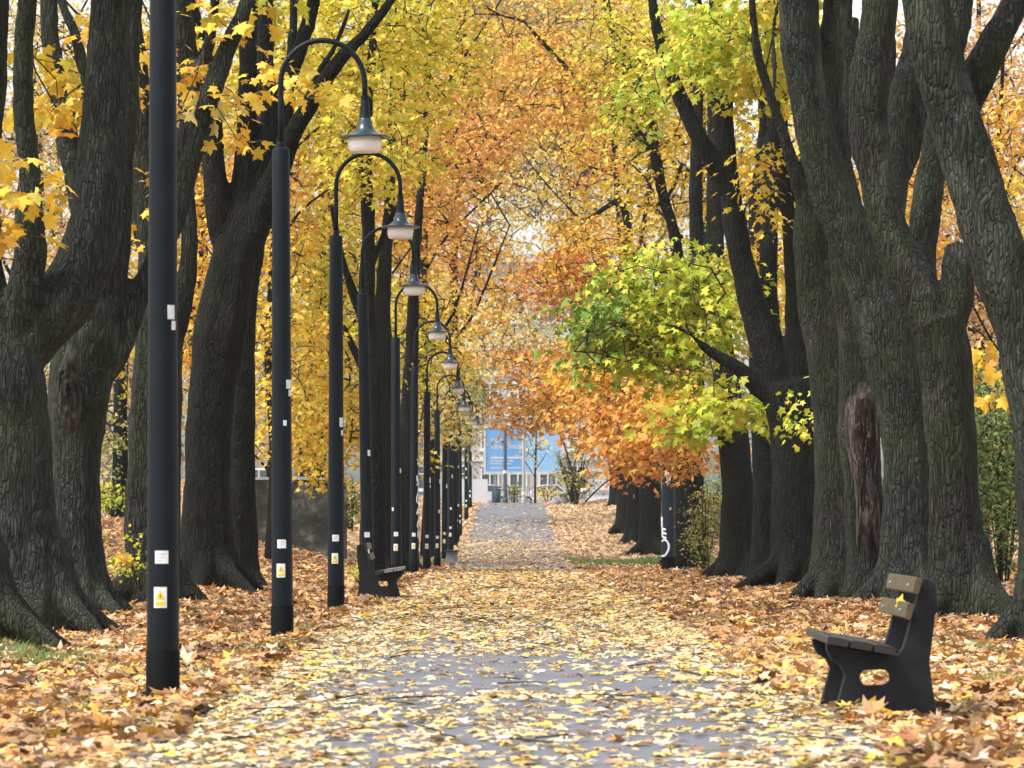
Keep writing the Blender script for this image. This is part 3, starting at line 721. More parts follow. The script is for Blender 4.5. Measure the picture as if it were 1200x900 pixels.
# ------------------------------------------------------------------ trees
TREES = {}
def limb_world(pts, Y, drift, z0=None):
    P = []; n = len(pts)
    for i, q in enumerate(pts):
        px, py, wd = q[:3]; yy = Y+(q[3] if len(q) > 3 else drift*i/max(1, n-1))
        v = W(px, py, yy); P.append((v, wd*yy/FPX/2))
    return P
def tree(key, name, label, cat, Y, limbs, mat='bark', group=None, voxel=.04, roots=6, rsd=0, lump=.05, flare=1.0, far=False):
    rs = random.Random(rsd or hash_(key))
    first = limbs[0]; b = W(first[0][0], HOR, Y); z0 = gz(b.x, Y); org = Vector((b.x, Y, z0))
    root = empty(name, org, label, cat, group)
    mb = MB(); nodes = []
    for li, L in enumerate(limbs):
        dr = 0 if li == 0 else rs.uniform(-.9, .9)
        P = limb_world(L, Y, dr)
        if li == 0: P[0] = (Vector((P[0][0].x, P[0][0].y, z0-.25)), P[0][1])
        pts = np.array([list(p)+[r] for p, r in P]); sub = 4 if not far else 3
        cr = catmull(pts, sub); pp = cr[:, :3]-np.array(org); rr = np.maximum(cr[:, 3], .012)
        ph = rs.uniform(0, 6.3); k1 = rs.choice([3, 4, 5])
        wp = rs.uniform(0, 6.3); wob = np.array([1+.035*math.sin(wp+i*.55)+.02*math.sin(wp*2+i*1.1) for i in range(len(rr))]); rr = rr*wob
        if li and len(rr) > 6: rr[:4] *= np.array([.62, .76, .88, .96])
        fl = (lambda a, t, r, ph=ph, k1=k1: 1+.05*math.sin(k1*a+ph+t*2)+.035*math.sin(7*a-ph*2+t*5)) if li == 0 else (lambda a, t, r, ph=ph: 1+.04*math.sin(3*a+ph+t*4))
        v, f = tube(pp, list(rr), 16 if (li == 0 and not far) else (10 if not far else 7), True, fl)
        mb.add(v, f)
        for p in cr[len(cr)//3:]: nodes.append(p[:3])
    # root flare
    if roots:
        r0 = limbs[0][1][2]*Y/FPX/2
        a0 = rs.uniform(0, 6.28)
        for k in range(roots):
            a = a0+2*PI*k/roots+rs.uniform(-.3, .3); d = Vector((math.cos(a), math.sin(a), 0)); L = r0*flare*rs.uniform(1.3, 2.0)
            pts = [d*r0*.45+Vector((0, 0, r0*2.4)), d*r0*.8+Vector((0, 0, r0*1.0)), d*(r0*1.05+L*.35)+Vector((0, 0, r0*.28)), d*(r0*.9+L)+Vector((0, 0, -.10))]
            rad = [r0*.35, r0*.42, r0*.30, r0*.12]
            cr = catmull(np.array([list(p)+[r] for p, r in zip(pts, rad)]), 4)
            mb.tube(cr[:, :3], list(cr[:, 3]), 8)
    o = mb.build('trunk', M[mat], root, True)
    if voxel:
        md = o.modifiers.new('merge', 'REMESH'); md.mode = 'VOXEL'; md.voxel_size = voxel; md.use_smooth_shade = True
        sm = o.modifiers.new('soften', 'SMOOTH'); sm.factor = .5; sm.iterations = 5
        for nm, sz, st in (('lumps', .45, lump), ('knots', .16, lump*.45)):
            tx = bpy.data.textures.get(nm) or bpy.data.textures.new(nm, 'CLOUDS'); tx.noise_scale = sz; tx.noise_depth = 3
            dm = o.modifiers.new(nm, 'DISPLACE'); dm.texture = tx; dm.strength = st; dm.mid_level = .5; dm.texture_coords = 'LOCAL'
    TREES[key] = dict(root=root, org=org, nodes=nodes, lv={0: Leaves(), 1: Leaves(), 2: Leaves()}, big=[], twigs=MB(), Y=Y, rs=rs)
    return root
def hash_(s):
    h = 7
    for c in s: h = (h*31+ord(c)) % 100003
    return h
LSZ, LNUM = .84, 1.35
def blob(key, cx, cy, rx, ry, Y, dY, n, pal, size=.15, attach=None, per=15, lod=None, twigs=True, sprad=.42, big=0):
    T = TREES[key]; c = W(cx, cy, Y); s = Y/FPX
    lod = (2 if Y < 60 else 1 if Y < 104 else 0) if lod is None else lod
    lv = Leaves()
    if not big: size *= LSZ; n = int(n*LNUM)
    C = sprays(c, (rx*s, dY, ry*s), n, pal, size, lv, per, sprad)
    lv.cat()
    # keep leaves off the ground
    keep = lv.P[:, 2] > 0.55*size; lv = lv.take(keep)
    if big:
        T['big'].append(lv) if big else None
    else:
        T['lv'][lod].add(lv.P, lv.T, lv.Nn, lv.S, lv.C, lv.K)
    if twigs:
        if attach is None:
            nd = np.array(T['nodes']); dd = np.linalg.norm(nd-np.array(c), axis=1); at = [nd[np.argmin(dd)]]
        else: at = [W(*a) for a in attach]
        tmp = MB(); twig_net(at, C, tmp, r0=.0034+.00005*max(0, Y-40), rmax=.013 if Y < 85 else .034)
        T['twigs'].add([v-T['org'] for v in tmp.v], tmp.f)
# individual leaf objects share these meshes
LEAF_MESH = {}
def serrated(curl, seed):
    h = [(0, .05), (-.20, -.02), (-.38, .04), (-.30, .15), (-.26, .27), (-.40, .36), (-.54, .60), (-.38, .56), (-.30, .66), (-.17, .58), (-.18, .74), (-.10, .82), (0, 1.02)]
    out = h+[(-x, y) for x, y in h[1:-1][::-1]]
    rs = random.Random(seed); vs = []; k = curl
    f = lambda x, y: -k*(x*x*1.7+(y-.4)**2*.8)+rs.uniform(-.02, .02)
    vs.append((0, .42, .02)); vs += [(x, y, f(x, y)) for x, y in out]
    n = len(out); fs = [(0, 1+i, 1+(i+1) % n) for i in range(n)]
    b = len(vs); vs += [(-.012, .05, 0), (.012, .05, 0), (.01, -.42, -.10), (-.01, -.42, -.10)]; fs += [(b, b+1, b+2, b+3)]
    return vs, fs
def leaf_object(name, mat, P, x, t, n, s, col, curl, parent, org):
    q = tuple(int(min(11, c*13)) for c in col); key = (q, int(curl*4), name)
    me = LEAF_MESH.get(key)
    if me is None:
        vs, fs = serrated(.1+int(curl*4)*.25, len(LEAF_MESH)); me = mesh_from(name, vs, fs)
        at = me.attributes.new('leaf_col', 'FLOAT_COLOR', 'POINT'); at.data.foreach_set('color', np.tile([*col, 1.0], len(vs)).astype(np.float32))
        me.materials.append(mat); LEAF_MESH[key] = me
    o = bpy.data.objects.new(name, me); COL.objects.link(o); o.parent = parent
    mt = Matrix(((x[0], t[0], n[0], P[0]-org[0]), (x[1], t[1], n[1], P[1]-org[1]), (x[2], t[2], n[2], P[2]-org[2]), (0, 0, 0, 1)))
    o.matrix_basis = mt @ Matrix.Scale(float(s), 4); return o
def finish_trees():
    for key, T in TREES.items():
        if T['big']:
            A = Leaves()
            for l in T['big']: A.add(l.P, l.T, l.Nn, l.S, l.C, l.K)
            A.cat(); order = np.argsort(-A.S/A.P[:, 1]); x, t, n = A.frames()
            px = 600+A.P[:, 0]*FPX/A.P[:, 1]; py = HOR-(A.P[:, 2]-CAMH)*FPX/A.P[:, 1]
            vis = (px > -5) & (px < 1205) & (py > -5) & (py < 900)
            sel = [i for i in order if vis[i]][:290]; s_ = set(sel)
            for i in sel: leaf_object('leaf', M['leaf'], A.P[i], x[i], t[i], n[i], A.S[i], A.C[i], A.K[i], T['root'], T['org'])
            rest = np.array([i for i in range(len(A.P)) if i not in s_], int)
            if len(rest): r = A.take(rest); T['lv'][2].add(r.P, r.T, r.Nn, r.S, r.C, r.K)
        for lod, lv in T['lv'].items():
            if not len(lv.P): continue
            lv.cat(); lv.P = lv.P-np.array(T['org']); me = lv.mesh('crown', lod)
            o = link('crown', me, M['leaf'], T['root']); o['kind'] = 'stuff'
        if T['twigs'].v: 
            o = T['twigs'].build('twigs', M['twig'], T['root'], True); o['kind'] = 'stuff'

RL = 'old maple trunks in a row left of the path'; RR = 'old maple trunks in a row right of the path'
# ---- left row
tree('A0', 'maple_tree', 'mossy root flare of the nearest left tree, cut off by the picture edge', 'tree', 30.8,
     [[(-42, 760, 150), (-48, 690, 110), (-52, 600, 92), (-56, 450, 84), (-60, 250, 78), (-64, 0, 70), (-66, -160, 60)], [(-55, 330, 50), (-95, 180, 40), (-130, -60, 30)]], 'bark', RL, .035, 8)
tree('A', 'maple_tree', 'big left tree with a thick limb curving up across its neighbour', 'tree', 38.2,
     [[(42, 745, 120), (32, 690, 92), (27, 620, 78), (24, 550, 76), (18, 480, 80), (4, 430, 82), (-14, 370, 66), (-22, 290, 48), (-20, 180, 42), (-10, 60, 40), (-6, -140, 36)],
      [(2, 470, 84), (10, 425, 82), (42, 388, 76), (80, 344, 72), (104, 292, 68), (116, 228, 62), (121, 150, 56), (126, 70, 52), (130, 0, 50), (138, -140, 44)],
      [(20, 420, 50), (26, 350, 44), (36, 300, 40), (35, 262, 36), (34, 200, 28), (28, 130, 25), (28, 60, 25), (33, 0, 25), (40, -120, 20)]], 'bark_grey', RL, .03, 7)
tree('B', 'maple_tree', 'left trunk with an oval cut scar beside the thick curving limb', 'tree', 42.5,
     [[(95, 722, 92), (91, 670, 66), (89, 600, 60), (90, 520, 62), (95, 450, 72), (105, 390, 78), (118, 330, 64), (130, 260, 46), (142, 160, 34), (150, 50, 30), (158, -120, 24)],
      [(108, 450, 56), (136, 398, 46), (156, 355, 34), (182, 305, 30), (208, 242, 27), (227, 175, 25), (246, 112, 24), (266, 58, 23), (288, 6, 20), (312, -80, 15)],
      [(104, 300, 40), (88, 210, 28), (76, 150, 26), (64, 80, 24), (58, 20, 22), (52, -100, 18)], [(76, 160, 18), (100, 110, 13), (88, 40, 14), (72, 0, 14), (60, -80, 10)]], 'bark_grey', RL, .03, 7)
tree('D', 'maple_tree', 'greenish trunk directly behind the nearest lamp post, small sprig at its foot', 'tree', 48,
     [[(178, 712, 84), (178, 650, 70), (180, 560, 64), (183, 470, 64), (186, 400, 60), (182, 330, 44), (176, 250, 34), (168, 170, 36), (160, 90, 30), (150, 10, 28), (144, -120, 24)],
      [(200, 420, 34), (216, 345, 24), (222, 270, 20), (216, 180, 24), (224, 110, 30), (213, 40, 34), (204, -40, 34)], [(222, 110, 22), (240, 70, 16), (250, 20, 13), (256, -60, 10)],
      [(170, 300, 30), (150, 190, 22), (130, 90, 18), (118, -60, 13)]], 'bark', RL, .035, 6)
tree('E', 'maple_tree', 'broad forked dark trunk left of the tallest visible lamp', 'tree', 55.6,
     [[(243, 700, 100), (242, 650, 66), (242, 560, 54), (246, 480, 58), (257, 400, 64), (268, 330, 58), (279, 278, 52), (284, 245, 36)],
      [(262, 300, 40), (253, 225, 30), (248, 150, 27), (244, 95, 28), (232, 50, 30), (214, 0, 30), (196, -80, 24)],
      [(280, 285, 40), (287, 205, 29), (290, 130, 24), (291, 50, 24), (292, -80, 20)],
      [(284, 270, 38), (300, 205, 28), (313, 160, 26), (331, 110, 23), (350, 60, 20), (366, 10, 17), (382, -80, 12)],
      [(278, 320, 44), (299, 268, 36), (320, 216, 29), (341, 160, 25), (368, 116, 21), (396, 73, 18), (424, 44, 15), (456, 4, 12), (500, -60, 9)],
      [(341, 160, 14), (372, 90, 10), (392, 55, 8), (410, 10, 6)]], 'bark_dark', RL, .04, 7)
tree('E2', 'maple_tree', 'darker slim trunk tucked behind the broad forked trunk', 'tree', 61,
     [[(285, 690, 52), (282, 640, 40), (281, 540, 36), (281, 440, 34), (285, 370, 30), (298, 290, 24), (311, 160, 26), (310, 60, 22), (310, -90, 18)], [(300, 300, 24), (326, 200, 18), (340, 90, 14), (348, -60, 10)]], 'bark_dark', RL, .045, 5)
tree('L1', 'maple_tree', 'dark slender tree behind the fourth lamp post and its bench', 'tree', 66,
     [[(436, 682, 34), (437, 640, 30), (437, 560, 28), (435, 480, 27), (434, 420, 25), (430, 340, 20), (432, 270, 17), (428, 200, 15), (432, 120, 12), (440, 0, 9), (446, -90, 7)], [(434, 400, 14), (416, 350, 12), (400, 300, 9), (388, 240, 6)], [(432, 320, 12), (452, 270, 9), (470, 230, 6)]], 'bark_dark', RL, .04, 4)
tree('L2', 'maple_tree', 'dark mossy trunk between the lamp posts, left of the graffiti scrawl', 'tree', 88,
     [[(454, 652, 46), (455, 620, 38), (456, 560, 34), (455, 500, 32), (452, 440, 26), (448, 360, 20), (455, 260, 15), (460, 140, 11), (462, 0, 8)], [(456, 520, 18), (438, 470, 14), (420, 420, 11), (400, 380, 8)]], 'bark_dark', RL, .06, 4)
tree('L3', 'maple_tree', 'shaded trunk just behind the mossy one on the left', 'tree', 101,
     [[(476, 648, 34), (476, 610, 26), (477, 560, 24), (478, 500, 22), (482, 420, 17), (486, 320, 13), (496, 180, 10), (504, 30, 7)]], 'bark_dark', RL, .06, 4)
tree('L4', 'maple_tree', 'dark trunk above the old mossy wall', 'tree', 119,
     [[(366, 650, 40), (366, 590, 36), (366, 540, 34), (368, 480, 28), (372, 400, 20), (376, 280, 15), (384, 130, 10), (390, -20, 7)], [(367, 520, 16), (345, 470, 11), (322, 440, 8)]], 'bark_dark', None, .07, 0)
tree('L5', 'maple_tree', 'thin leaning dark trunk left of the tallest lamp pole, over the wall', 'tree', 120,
     [[(312, 650, 12), (314, 590, 10), (317, 545, 9), (320, 500, 8), (326, 420, 7), (332, 300, 6), (338, 120, 4)], [(316, 555, 5), (305, 540, 4), (290, 525, 3)]], 'bark_dark', None, .04, 0, far=True)
# ---- right row
tree('F', 'maple_tree', 'huge leaning grey trunk at the right picture edge', 'tree', 33.6,
     [[(1238, 765, 150), (1236, 690, 96), (1233, 600, 82), (1226, 500, 78), (1207, 412, 74), (1180, 332, 70), (1154, 252, 68), (1128, 168, 67), (1103, 82, 62), (1085, 0, 57), (1070, -130, 50)],
      [(1122, 160, 40, .5), (1136, 112, 44, .5), (1160, 62, 40, .5), (1186, 12, 36, .6), (1220, -60, 32, .8)], [(1226, 480, 50), (1262, 360, 40), (1290, 200, 34), (1310, 0, 28), (1322, -150, 14)]], 'bark_grey', RR, .03, 7)
tree('G', 'maple_tree', 'right trunk behind the near bench with a broken stub at its fork', 'tree', 41,
     [[(1128, 728, 104), (1124, 690, 82), (1119, 620, 64), (1116, 540, 58), (1112, 470, 58), (1106, 410, 64), (1098, 372, 62)],
      [(1104, 400, 62), (1082, 355, 58), (1060, 312, 50), (1040, 262, 46), (1025, 195, 44), (1017, 140, 46), (1020, 80, 47), (1030, 20, 45), (1040, -120, 38)],
      [(1108, 400, 52), (1119, 350, 42), (1123, 310, 38), (1124, 290, 36)],
      [(1092, 360, 40, .8), (1080, 310, 38, 1.0), (1086, 235, 36, 1.2), (1098, 165, 34, 1.4), (1110, 90, 33, 1.5), (1126, 0, 30, 1.6), (1140, -110, 26, 1.6)]], 'bark', RR, .03, 7)
tree('H', 'maple_tree', 'thick right trunk with two parallel limbs leaning left, beside the hollow trunk', 'tree', 47,
     [[(1062, 712, 104), (1063, 660, 72), (1064, 580, 60), (1061, 500, 60), (1052, 430, 70), (1038, 375, 74), (1020, 325, 62)],
      [(1036, 380, 66), (1014, 318, 56), (990, 262, 52), (968, 200, 48), (950, 130, 47), (940, 60, 47), (936, 0, 47), (934, -120, 42)],
      [(1014, 320, 48), (996, 256, 38), (982, 190, 34), (972, 120, 32), (974, 50, 33), (980, 0, 30), (982, -100, 28)],
      [(1042, 390, 52, .5), (1036, 320, 44, .9), (1042, 250, 42, 1.2), (1050, 185, 40, 1.4), (1062, 110, 38, 1.5), (1076, 40, 34, 1.6), (1090, -80, 30, 1.6)],
      [(988, 230, 18), (996, 140, 14), (994, 60, 22), (988, 42, 24)], [(1052, 230, 14, 1.4), (1072, 180, 15, 1.4), (1086, 120, 13, 1.4), (1096, 40, 10, 1.4)]], 'bark_grey', RR, .032, 7)
tree('I', 'maple_tree', 'dark green leaning trunk left of the hollow reddish trunk', 'tree', 54,
     [[(984, 704, 92), (984, 650, 66), (984, 570, 60), (980, 490, 56), (970, 425, 48), (956, 365, 42), (948, 305, 37), (946, 250, 33), (950, 190, 28), (953, 120, 24), (948, 40, 20), (940, -90, 16)],
      [(982, 470, 46), (977, 390, 38), (970, 320, 32), (966, 260, 28), (978, 200, 24), (992, 120, 22), (1000, 20, 18)],
      [(948, 270, 20), (932, 205, 17), (914, 145, 15), (896, 92, 12), (886, 50, 10), (878, -40, 8)], [(906, 120, 8), (908, 80, 7), (906, 40, 6), (912, 0, 5)]], 'bark', RR, .035, 6)
tree('S', 'maple_tree', 'trunk with a long ragged reddish wound of bare rotten wood, on the right', 'tree', 50.5,
     [[(1018, 704, 74), (1016, 660, 50), (1012, 590, 48), (1008, 520, 50), (1008, 460, 50), (1002, 400, 44), (990, 320, 34), (982, 240, 26), (984, 140, 22), (990, 20, 18), (992, -90, 14)], [(1004, 420, 30), (1020, 340, 24), (1034, 260, 20), (1042, 160, 17), (1044, 40, 14)]], 'bark', RR, .03, 5)
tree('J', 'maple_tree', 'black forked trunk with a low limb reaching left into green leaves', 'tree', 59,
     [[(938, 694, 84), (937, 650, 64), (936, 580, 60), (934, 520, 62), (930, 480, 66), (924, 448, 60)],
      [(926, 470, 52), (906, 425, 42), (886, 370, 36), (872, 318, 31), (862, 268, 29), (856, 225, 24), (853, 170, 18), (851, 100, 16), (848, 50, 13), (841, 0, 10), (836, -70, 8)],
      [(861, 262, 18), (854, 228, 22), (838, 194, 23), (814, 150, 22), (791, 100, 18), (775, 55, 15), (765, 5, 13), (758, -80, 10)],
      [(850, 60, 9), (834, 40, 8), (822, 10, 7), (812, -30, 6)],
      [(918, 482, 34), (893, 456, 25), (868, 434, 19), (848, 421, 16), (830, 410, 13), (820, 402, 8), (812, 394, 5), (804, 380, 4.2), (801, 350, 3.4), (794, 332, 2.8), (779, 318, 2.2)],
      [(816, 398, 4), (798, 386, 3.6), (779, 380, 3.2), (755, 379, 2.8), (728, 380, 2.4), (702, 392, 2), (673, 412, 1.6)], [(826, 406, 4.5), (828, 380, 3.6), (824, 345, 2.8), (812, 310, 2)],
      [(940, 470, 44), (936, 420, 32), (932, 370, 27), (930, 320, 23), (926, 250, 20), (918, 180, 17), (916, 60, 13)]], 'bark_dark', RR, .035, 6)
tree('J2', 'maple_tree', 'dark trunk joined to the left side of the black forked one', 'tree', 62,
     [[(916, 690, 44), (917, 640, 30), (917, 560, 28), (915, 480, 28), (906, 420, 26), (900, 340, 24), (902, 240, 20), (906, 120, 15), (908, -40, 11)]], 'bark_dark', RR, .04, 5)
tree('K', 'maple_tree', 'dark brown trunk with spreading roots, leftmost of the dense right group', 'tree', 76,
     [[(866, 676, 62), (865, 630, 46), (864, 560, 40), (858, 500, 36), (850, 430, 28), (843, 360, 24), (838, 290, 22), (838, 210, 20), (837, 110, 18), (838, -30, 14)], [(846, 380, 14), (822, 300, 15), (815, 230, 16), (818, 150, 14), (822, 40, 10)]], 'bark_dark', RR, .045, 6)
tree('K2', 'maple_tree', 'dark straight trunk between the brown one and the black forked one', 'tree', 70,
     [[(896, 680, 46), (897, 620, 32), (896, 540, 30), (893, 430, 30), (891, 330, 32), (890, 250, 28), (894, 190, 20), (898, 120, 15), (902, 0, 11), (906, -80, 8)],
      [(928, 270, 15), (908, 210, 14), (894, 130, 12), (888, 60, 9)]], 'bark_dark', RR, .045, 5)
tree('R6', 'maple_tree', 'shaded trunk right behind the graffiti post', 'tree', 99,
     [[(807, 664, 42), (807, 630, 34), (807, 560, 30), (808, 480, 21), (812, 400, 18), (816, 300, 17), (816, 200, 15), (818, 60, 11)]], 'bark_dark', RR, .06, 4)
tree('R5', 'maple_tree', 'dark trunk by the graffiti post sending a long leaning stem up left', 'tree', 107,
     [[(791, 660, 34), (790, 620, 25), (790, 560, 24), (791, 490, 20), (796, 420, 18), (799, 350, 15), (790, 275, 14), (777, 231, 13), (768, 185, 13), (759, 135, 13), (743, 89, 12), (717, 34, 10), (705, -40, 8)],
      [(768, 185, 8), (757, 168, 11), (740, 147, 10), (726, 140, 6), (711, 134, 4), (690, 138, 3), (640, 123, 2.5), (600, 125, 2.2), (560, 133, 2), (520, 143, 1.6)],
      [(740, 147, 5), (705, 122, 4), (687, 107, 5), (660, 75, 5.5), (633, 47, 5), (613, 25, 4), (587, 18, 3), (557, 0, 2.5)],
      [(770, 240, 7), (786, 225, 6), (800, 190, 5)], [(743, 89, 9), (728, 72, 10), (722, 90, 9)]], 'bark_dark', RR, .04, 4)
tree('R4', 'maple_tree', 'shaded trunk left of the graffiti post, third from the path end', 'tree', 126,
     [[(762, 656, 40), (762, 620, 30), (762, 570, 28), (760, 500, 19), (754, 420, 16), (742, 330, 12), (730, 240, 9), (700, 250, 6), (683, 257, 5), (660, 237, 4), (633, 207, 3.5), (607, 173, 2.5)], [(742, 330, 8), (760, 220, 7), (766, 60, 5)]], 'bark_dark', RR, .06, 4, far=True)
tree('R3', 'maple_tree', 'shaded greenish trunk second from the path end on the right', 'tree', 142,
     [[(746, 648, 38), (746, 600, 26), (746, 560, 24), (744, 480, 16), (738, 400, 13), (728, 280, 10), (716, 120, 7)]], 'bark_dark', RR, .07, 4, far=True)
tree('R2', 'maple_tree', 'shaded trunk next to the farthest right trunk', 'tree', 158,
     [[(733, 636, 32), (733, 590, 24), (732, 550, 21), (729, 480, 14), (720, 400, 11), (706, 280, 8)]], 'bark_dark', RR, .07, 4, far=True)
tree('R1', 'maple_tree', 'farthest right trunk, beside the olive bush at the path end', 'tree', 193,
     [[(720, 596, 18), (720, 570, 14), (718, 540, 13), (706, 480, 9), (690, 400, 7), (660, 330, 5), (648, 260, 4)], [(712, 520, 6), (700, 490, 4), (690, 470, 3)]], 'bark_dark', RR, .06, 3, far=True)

# scar on tree B and heartwood of the snag
def shell_patch(key, name, mat, poly, Y, dent, m=10, dome=.75, rough=.03):
    """a plate of wood with a traced outline, bulging off the trunk face that looks towards the path"""
    T = TREES[key]; rs = random.Random(5); P = [W(a, b, Y)-T['org'] for a, b in poly]
    P = [Vector(p) for p in catmull([list(p) for p in P]+[list(P[0])], 3)[:-1]]; n = len(P)
    c = sum(P, Vector())/n; hx = max(abs(p.x-c.x) for p in P)
    vs = []; fs = []
    for k in range(m+1):
        r = 1-k/m
        for p in P:
            x = c.x+(p.x-c.x)*r; z = c.z+(p.z-c.z)*r
            y = c.y-dent*(1-dome*((x-c.x)/hx)**2)*(1-r**7)+(rs.uniform(-rough, rough) if r < .95 else 0)
            vs.append((x, y, z))
    for k in range(m):
        for i in range(n):
            j = (i+1) % n; fs.append((k*n+i, k*n+j, (k+1)*n+j, (k+1)*n+i))
    return MB().add(vs, fs).build(name, mat, T['root'], True)
shell_patch('B', 'cut_scar', M['scar'], [(73, 424), (80, 402), (90, 412), (94, 440), (96, 478), (91, 500), (83, 508), (74, 498), (69, 470), (68, 440)], 41.99, .09, 10, .85, .04)
shell_patch('S', 'split_sapwood', M['heartwood'], [(989, 492), (993, 466), (1003, 462), (1007, 448), (1018, 452), (1027, 470), (1029, 520), (1026, 560), (1031, 600), (1028, 645), (1022, 628), (1017, 652), (1010, 630), (1004, 642), (1003, 590), (999, 556), (993, 530)], 50.17, .12, 12)
shell_patch('S', 'painted_hollow', M['hollow'], [(1003, 478), (1012, 466), (1024, 474), (1026, 510), (1023, 545), (1016, 552), (1008, 535), (1002, 505)], 50.07, .03, 8)  # raised plate, no real hollow: its dark colour paints the shaded cavity
# ------------------------------------------------------------------ background trees
BG = 'autumn trees standing behind the rows'
def bgtree(key, label, Y, px, w0, top, pal_note=None, group=None, lean=0, nl=4):
    rs = random.Random(hash_(key)); b = W(px, HOR, Y); pyb = HOR-(gz(b.x, Y)-CAMH)*FPX/Y
    pts = [(px, pyb, w0*1.25)]
    for k in range(1, 7):
        t = k/6; pts.append((px+lean*t+rs.uniform(-6, 6), pyb+(top-pyb)*t, w0*(1-.8*t)))
    L = [pts]
    for k in range(nl):
        t = .35+.5*k/nl; sx = rs.choice([-1, 1]); y0 = pyb+(top-pyb)*t; x0 = px+lean*t
        L.append([(x0, y0, w0*.45*(1-.5*t)), (x0+sx*rs.uniform(20, 40), y0-rs.uniform(30, 60), w0*.3*(1-.5*t)), (x0+sx*rs.uniform(50, 95), y0-rs.uniform(80, 150), w0*.12)])
    tree(key, 'maple_tree', label, 'tree', Y, L, 'bark_dark', group, 0, 0, far=True)
bgtree('b1', 'pale yellow tree far behind the leftmost trunks', 118, 40, 20, -80)
bgtree('b2', 'yellow tree seen between the scarred trunk and the nearest lamp post', 104, 140, 20, -90)
bgtree('b3', 'golden tree behind the broad forked left trunk', 92, 232, 18, -90)
bgtree('b4', 'golden yellow tree filling the gap right of the broad forked trunk', 84, 318, 16, -90)
bgtree('b5', 'mustard yellow tree behind the second and third lamp arches', 96, 392, 16, -80)
bgtree('b6', 'yellow and orange tree overhanging the middle of the left lamp row', 124, 500, 16, -60)
bgtree('b7', 'orange tinged tree high above the left lamps', 138, 528, 14, -70, lean=20)
bgtree('b8', 'pale yellow airy tree hanging over the far end of the path', 178, 522, 8, 60, lean=60)
bgtree('b9', 'thin grey limbed pale tree right of the path end with sparse leaves', 172, 738, 9, 120, lean=-90)
bgtree('b10', 'golden tree high behind the far right trunks', 150, 742, 14, -40)
bgtree('b11', 'golden yellow tree behind the black forked right trunk', 112, 820, 18, -80)
bgtree('b12', 'yellow tree showing in the gaps of the parallel limbed trunk', 96, 968, 18, -90)
bgtree('b13', 'pinkish orange tree behind the leaning trunk at the right edge', 110, 1150, 18, -90)
bgtree('b14', 'grey stemmed tree beyond the green bush on the far right', 78, 1176, 12, -60)

# center and left masses
blob('L1', 470, 50, 100, 110, 70, 4, 2600, 'YG', .15); blob('L1', 395, 70, 70, 90, 66, 3, 1500, 'YG', .15)
blob('L1', 440, 180, 70, 60, 66, 3, 900, 'YG', .14)
blob('b4', 325, 400, 60, 150, 84, 5, 2600, 'Y'); blob('b4', 310, 230, 70, 120, 86, 5, 2400, 'YO'); blob('b4', 330, 80, 90, 110, 86, 5, 2600, 'YG')
blob('b5', 380, 330, 66, 120, 94, 5, 2800, 'YG', .16); blob('b5', 400, 470, 60, 80, 92, 5, 2000, 'Y', .16); blob('b5', 400, 170, 80, 90, 96, 5, 2400, 'Y', .16)
blob('b5', 350, 520, 40, 34, 90, 3, 420, 'Y', .16); blob('b5', 372, 555, 26, 18, 88, 2, 150, 'Y', .16)
blob('b6', 460, 260, 80, 110, 118, 6, 3200, 'YO', .18); blob('b6', 500, 190, 66, 90, 112, 5, 2400, 'O', .18); blob('b6', 440, 430, 80, 110, 112, 6, 3200, 'YG', .18)
blob('b6', 505, 400, 56, 80, 126, 6, 2200, 'Y', .18); blob('b6', 470, 530, 40, 30, 106, 2.5, 350, 'Y', .17)
blob('b6', 522, 490, 28, 30, 112, 2, 300, 'PY', .17, attach=[(488, 470, 112)]); blob('b6', 540, 508, 20, 16, 112, 2, 110, 'PY', .17)
blob('b7', 545, 110, 84, 110, 136, 7, 3000, 'YO', .2); blob('b7', 540, 170, 70, 80, 128, 4, 1300, 'O', .2); blob('b7', 520, 270, 44, 70, 132, 5, 1300, 'O', .19); blob('b7', 480, 60, 90, 90, 140, 7, 2600, 'YG', .2)
blob('b7', 500, 150, 60, 60, 130, 4, 900, 'O', .19); blob('b7', 560, 330, 50, 70, 142, 6, 1300, 'YO', .2)
blob('b8', 590, 180, 80, 100, 172, 8, 2200, 'PY', .22); blob('b8', 560, 400, 56, 60, 170, 7, 1100, 'PY', .21); blob('b8', 620, 330, 50, 70, 176, 7, 480, 'PY', .21)
blob('b8', 575, 280, 60, 60, 172, 7, 600, 'PY', .21); blob('b8', 550, 470, 40, 40, 168, 5, 420, 'OL', .2)
blob('b9', 650, 260, 50, 80, 172, 6, 600, 'PY', .21); blob('b9', 680, 180, 60, 80, 168, 6, 1300, 'Y', .21); blob('b9', 610, 370, 44, 40, 174, 4, 420, 'PY', .2)
blob('b10', 690, 70, 90, 100, 146, 7, 1800, 'YO', .2); blob('b10', 640, 110, 80, 70, 140, 4, 1000, 'O', .2); blob('b10', 690, 170, 50, 50, 138, 4, 500, 'O', .2); blob('b10', 740, 200, 70, 90, 146, 7, 2200, 'Y', .2); blob('b10', 700, 270, 60, 50, 140, 5, 1100, 'Y', .19)
blob('b10', 620, 80, 70, 80, 150, 6, 1300, 'YO', .2); blob('b9', 690, 465, 34, 60, 176, 4, 600, 'PO', .2); blob('b8', 548, 480, 26, 60, 172, 4, 800, 'OL', .19); blob('b8', 610, 410, 60, 44, 172, 4, 700, 'PY', .2)
blob('b11', 800, 180, 80, 130, 110, 6, 2800, 'Y', .18); blob('b11', 800, 60, 90, 90, 112, 6, 2400, 'Y', .18); blob('b11', 880, 250, 60, 130, 108, 6, 2200, 'Y', .18)
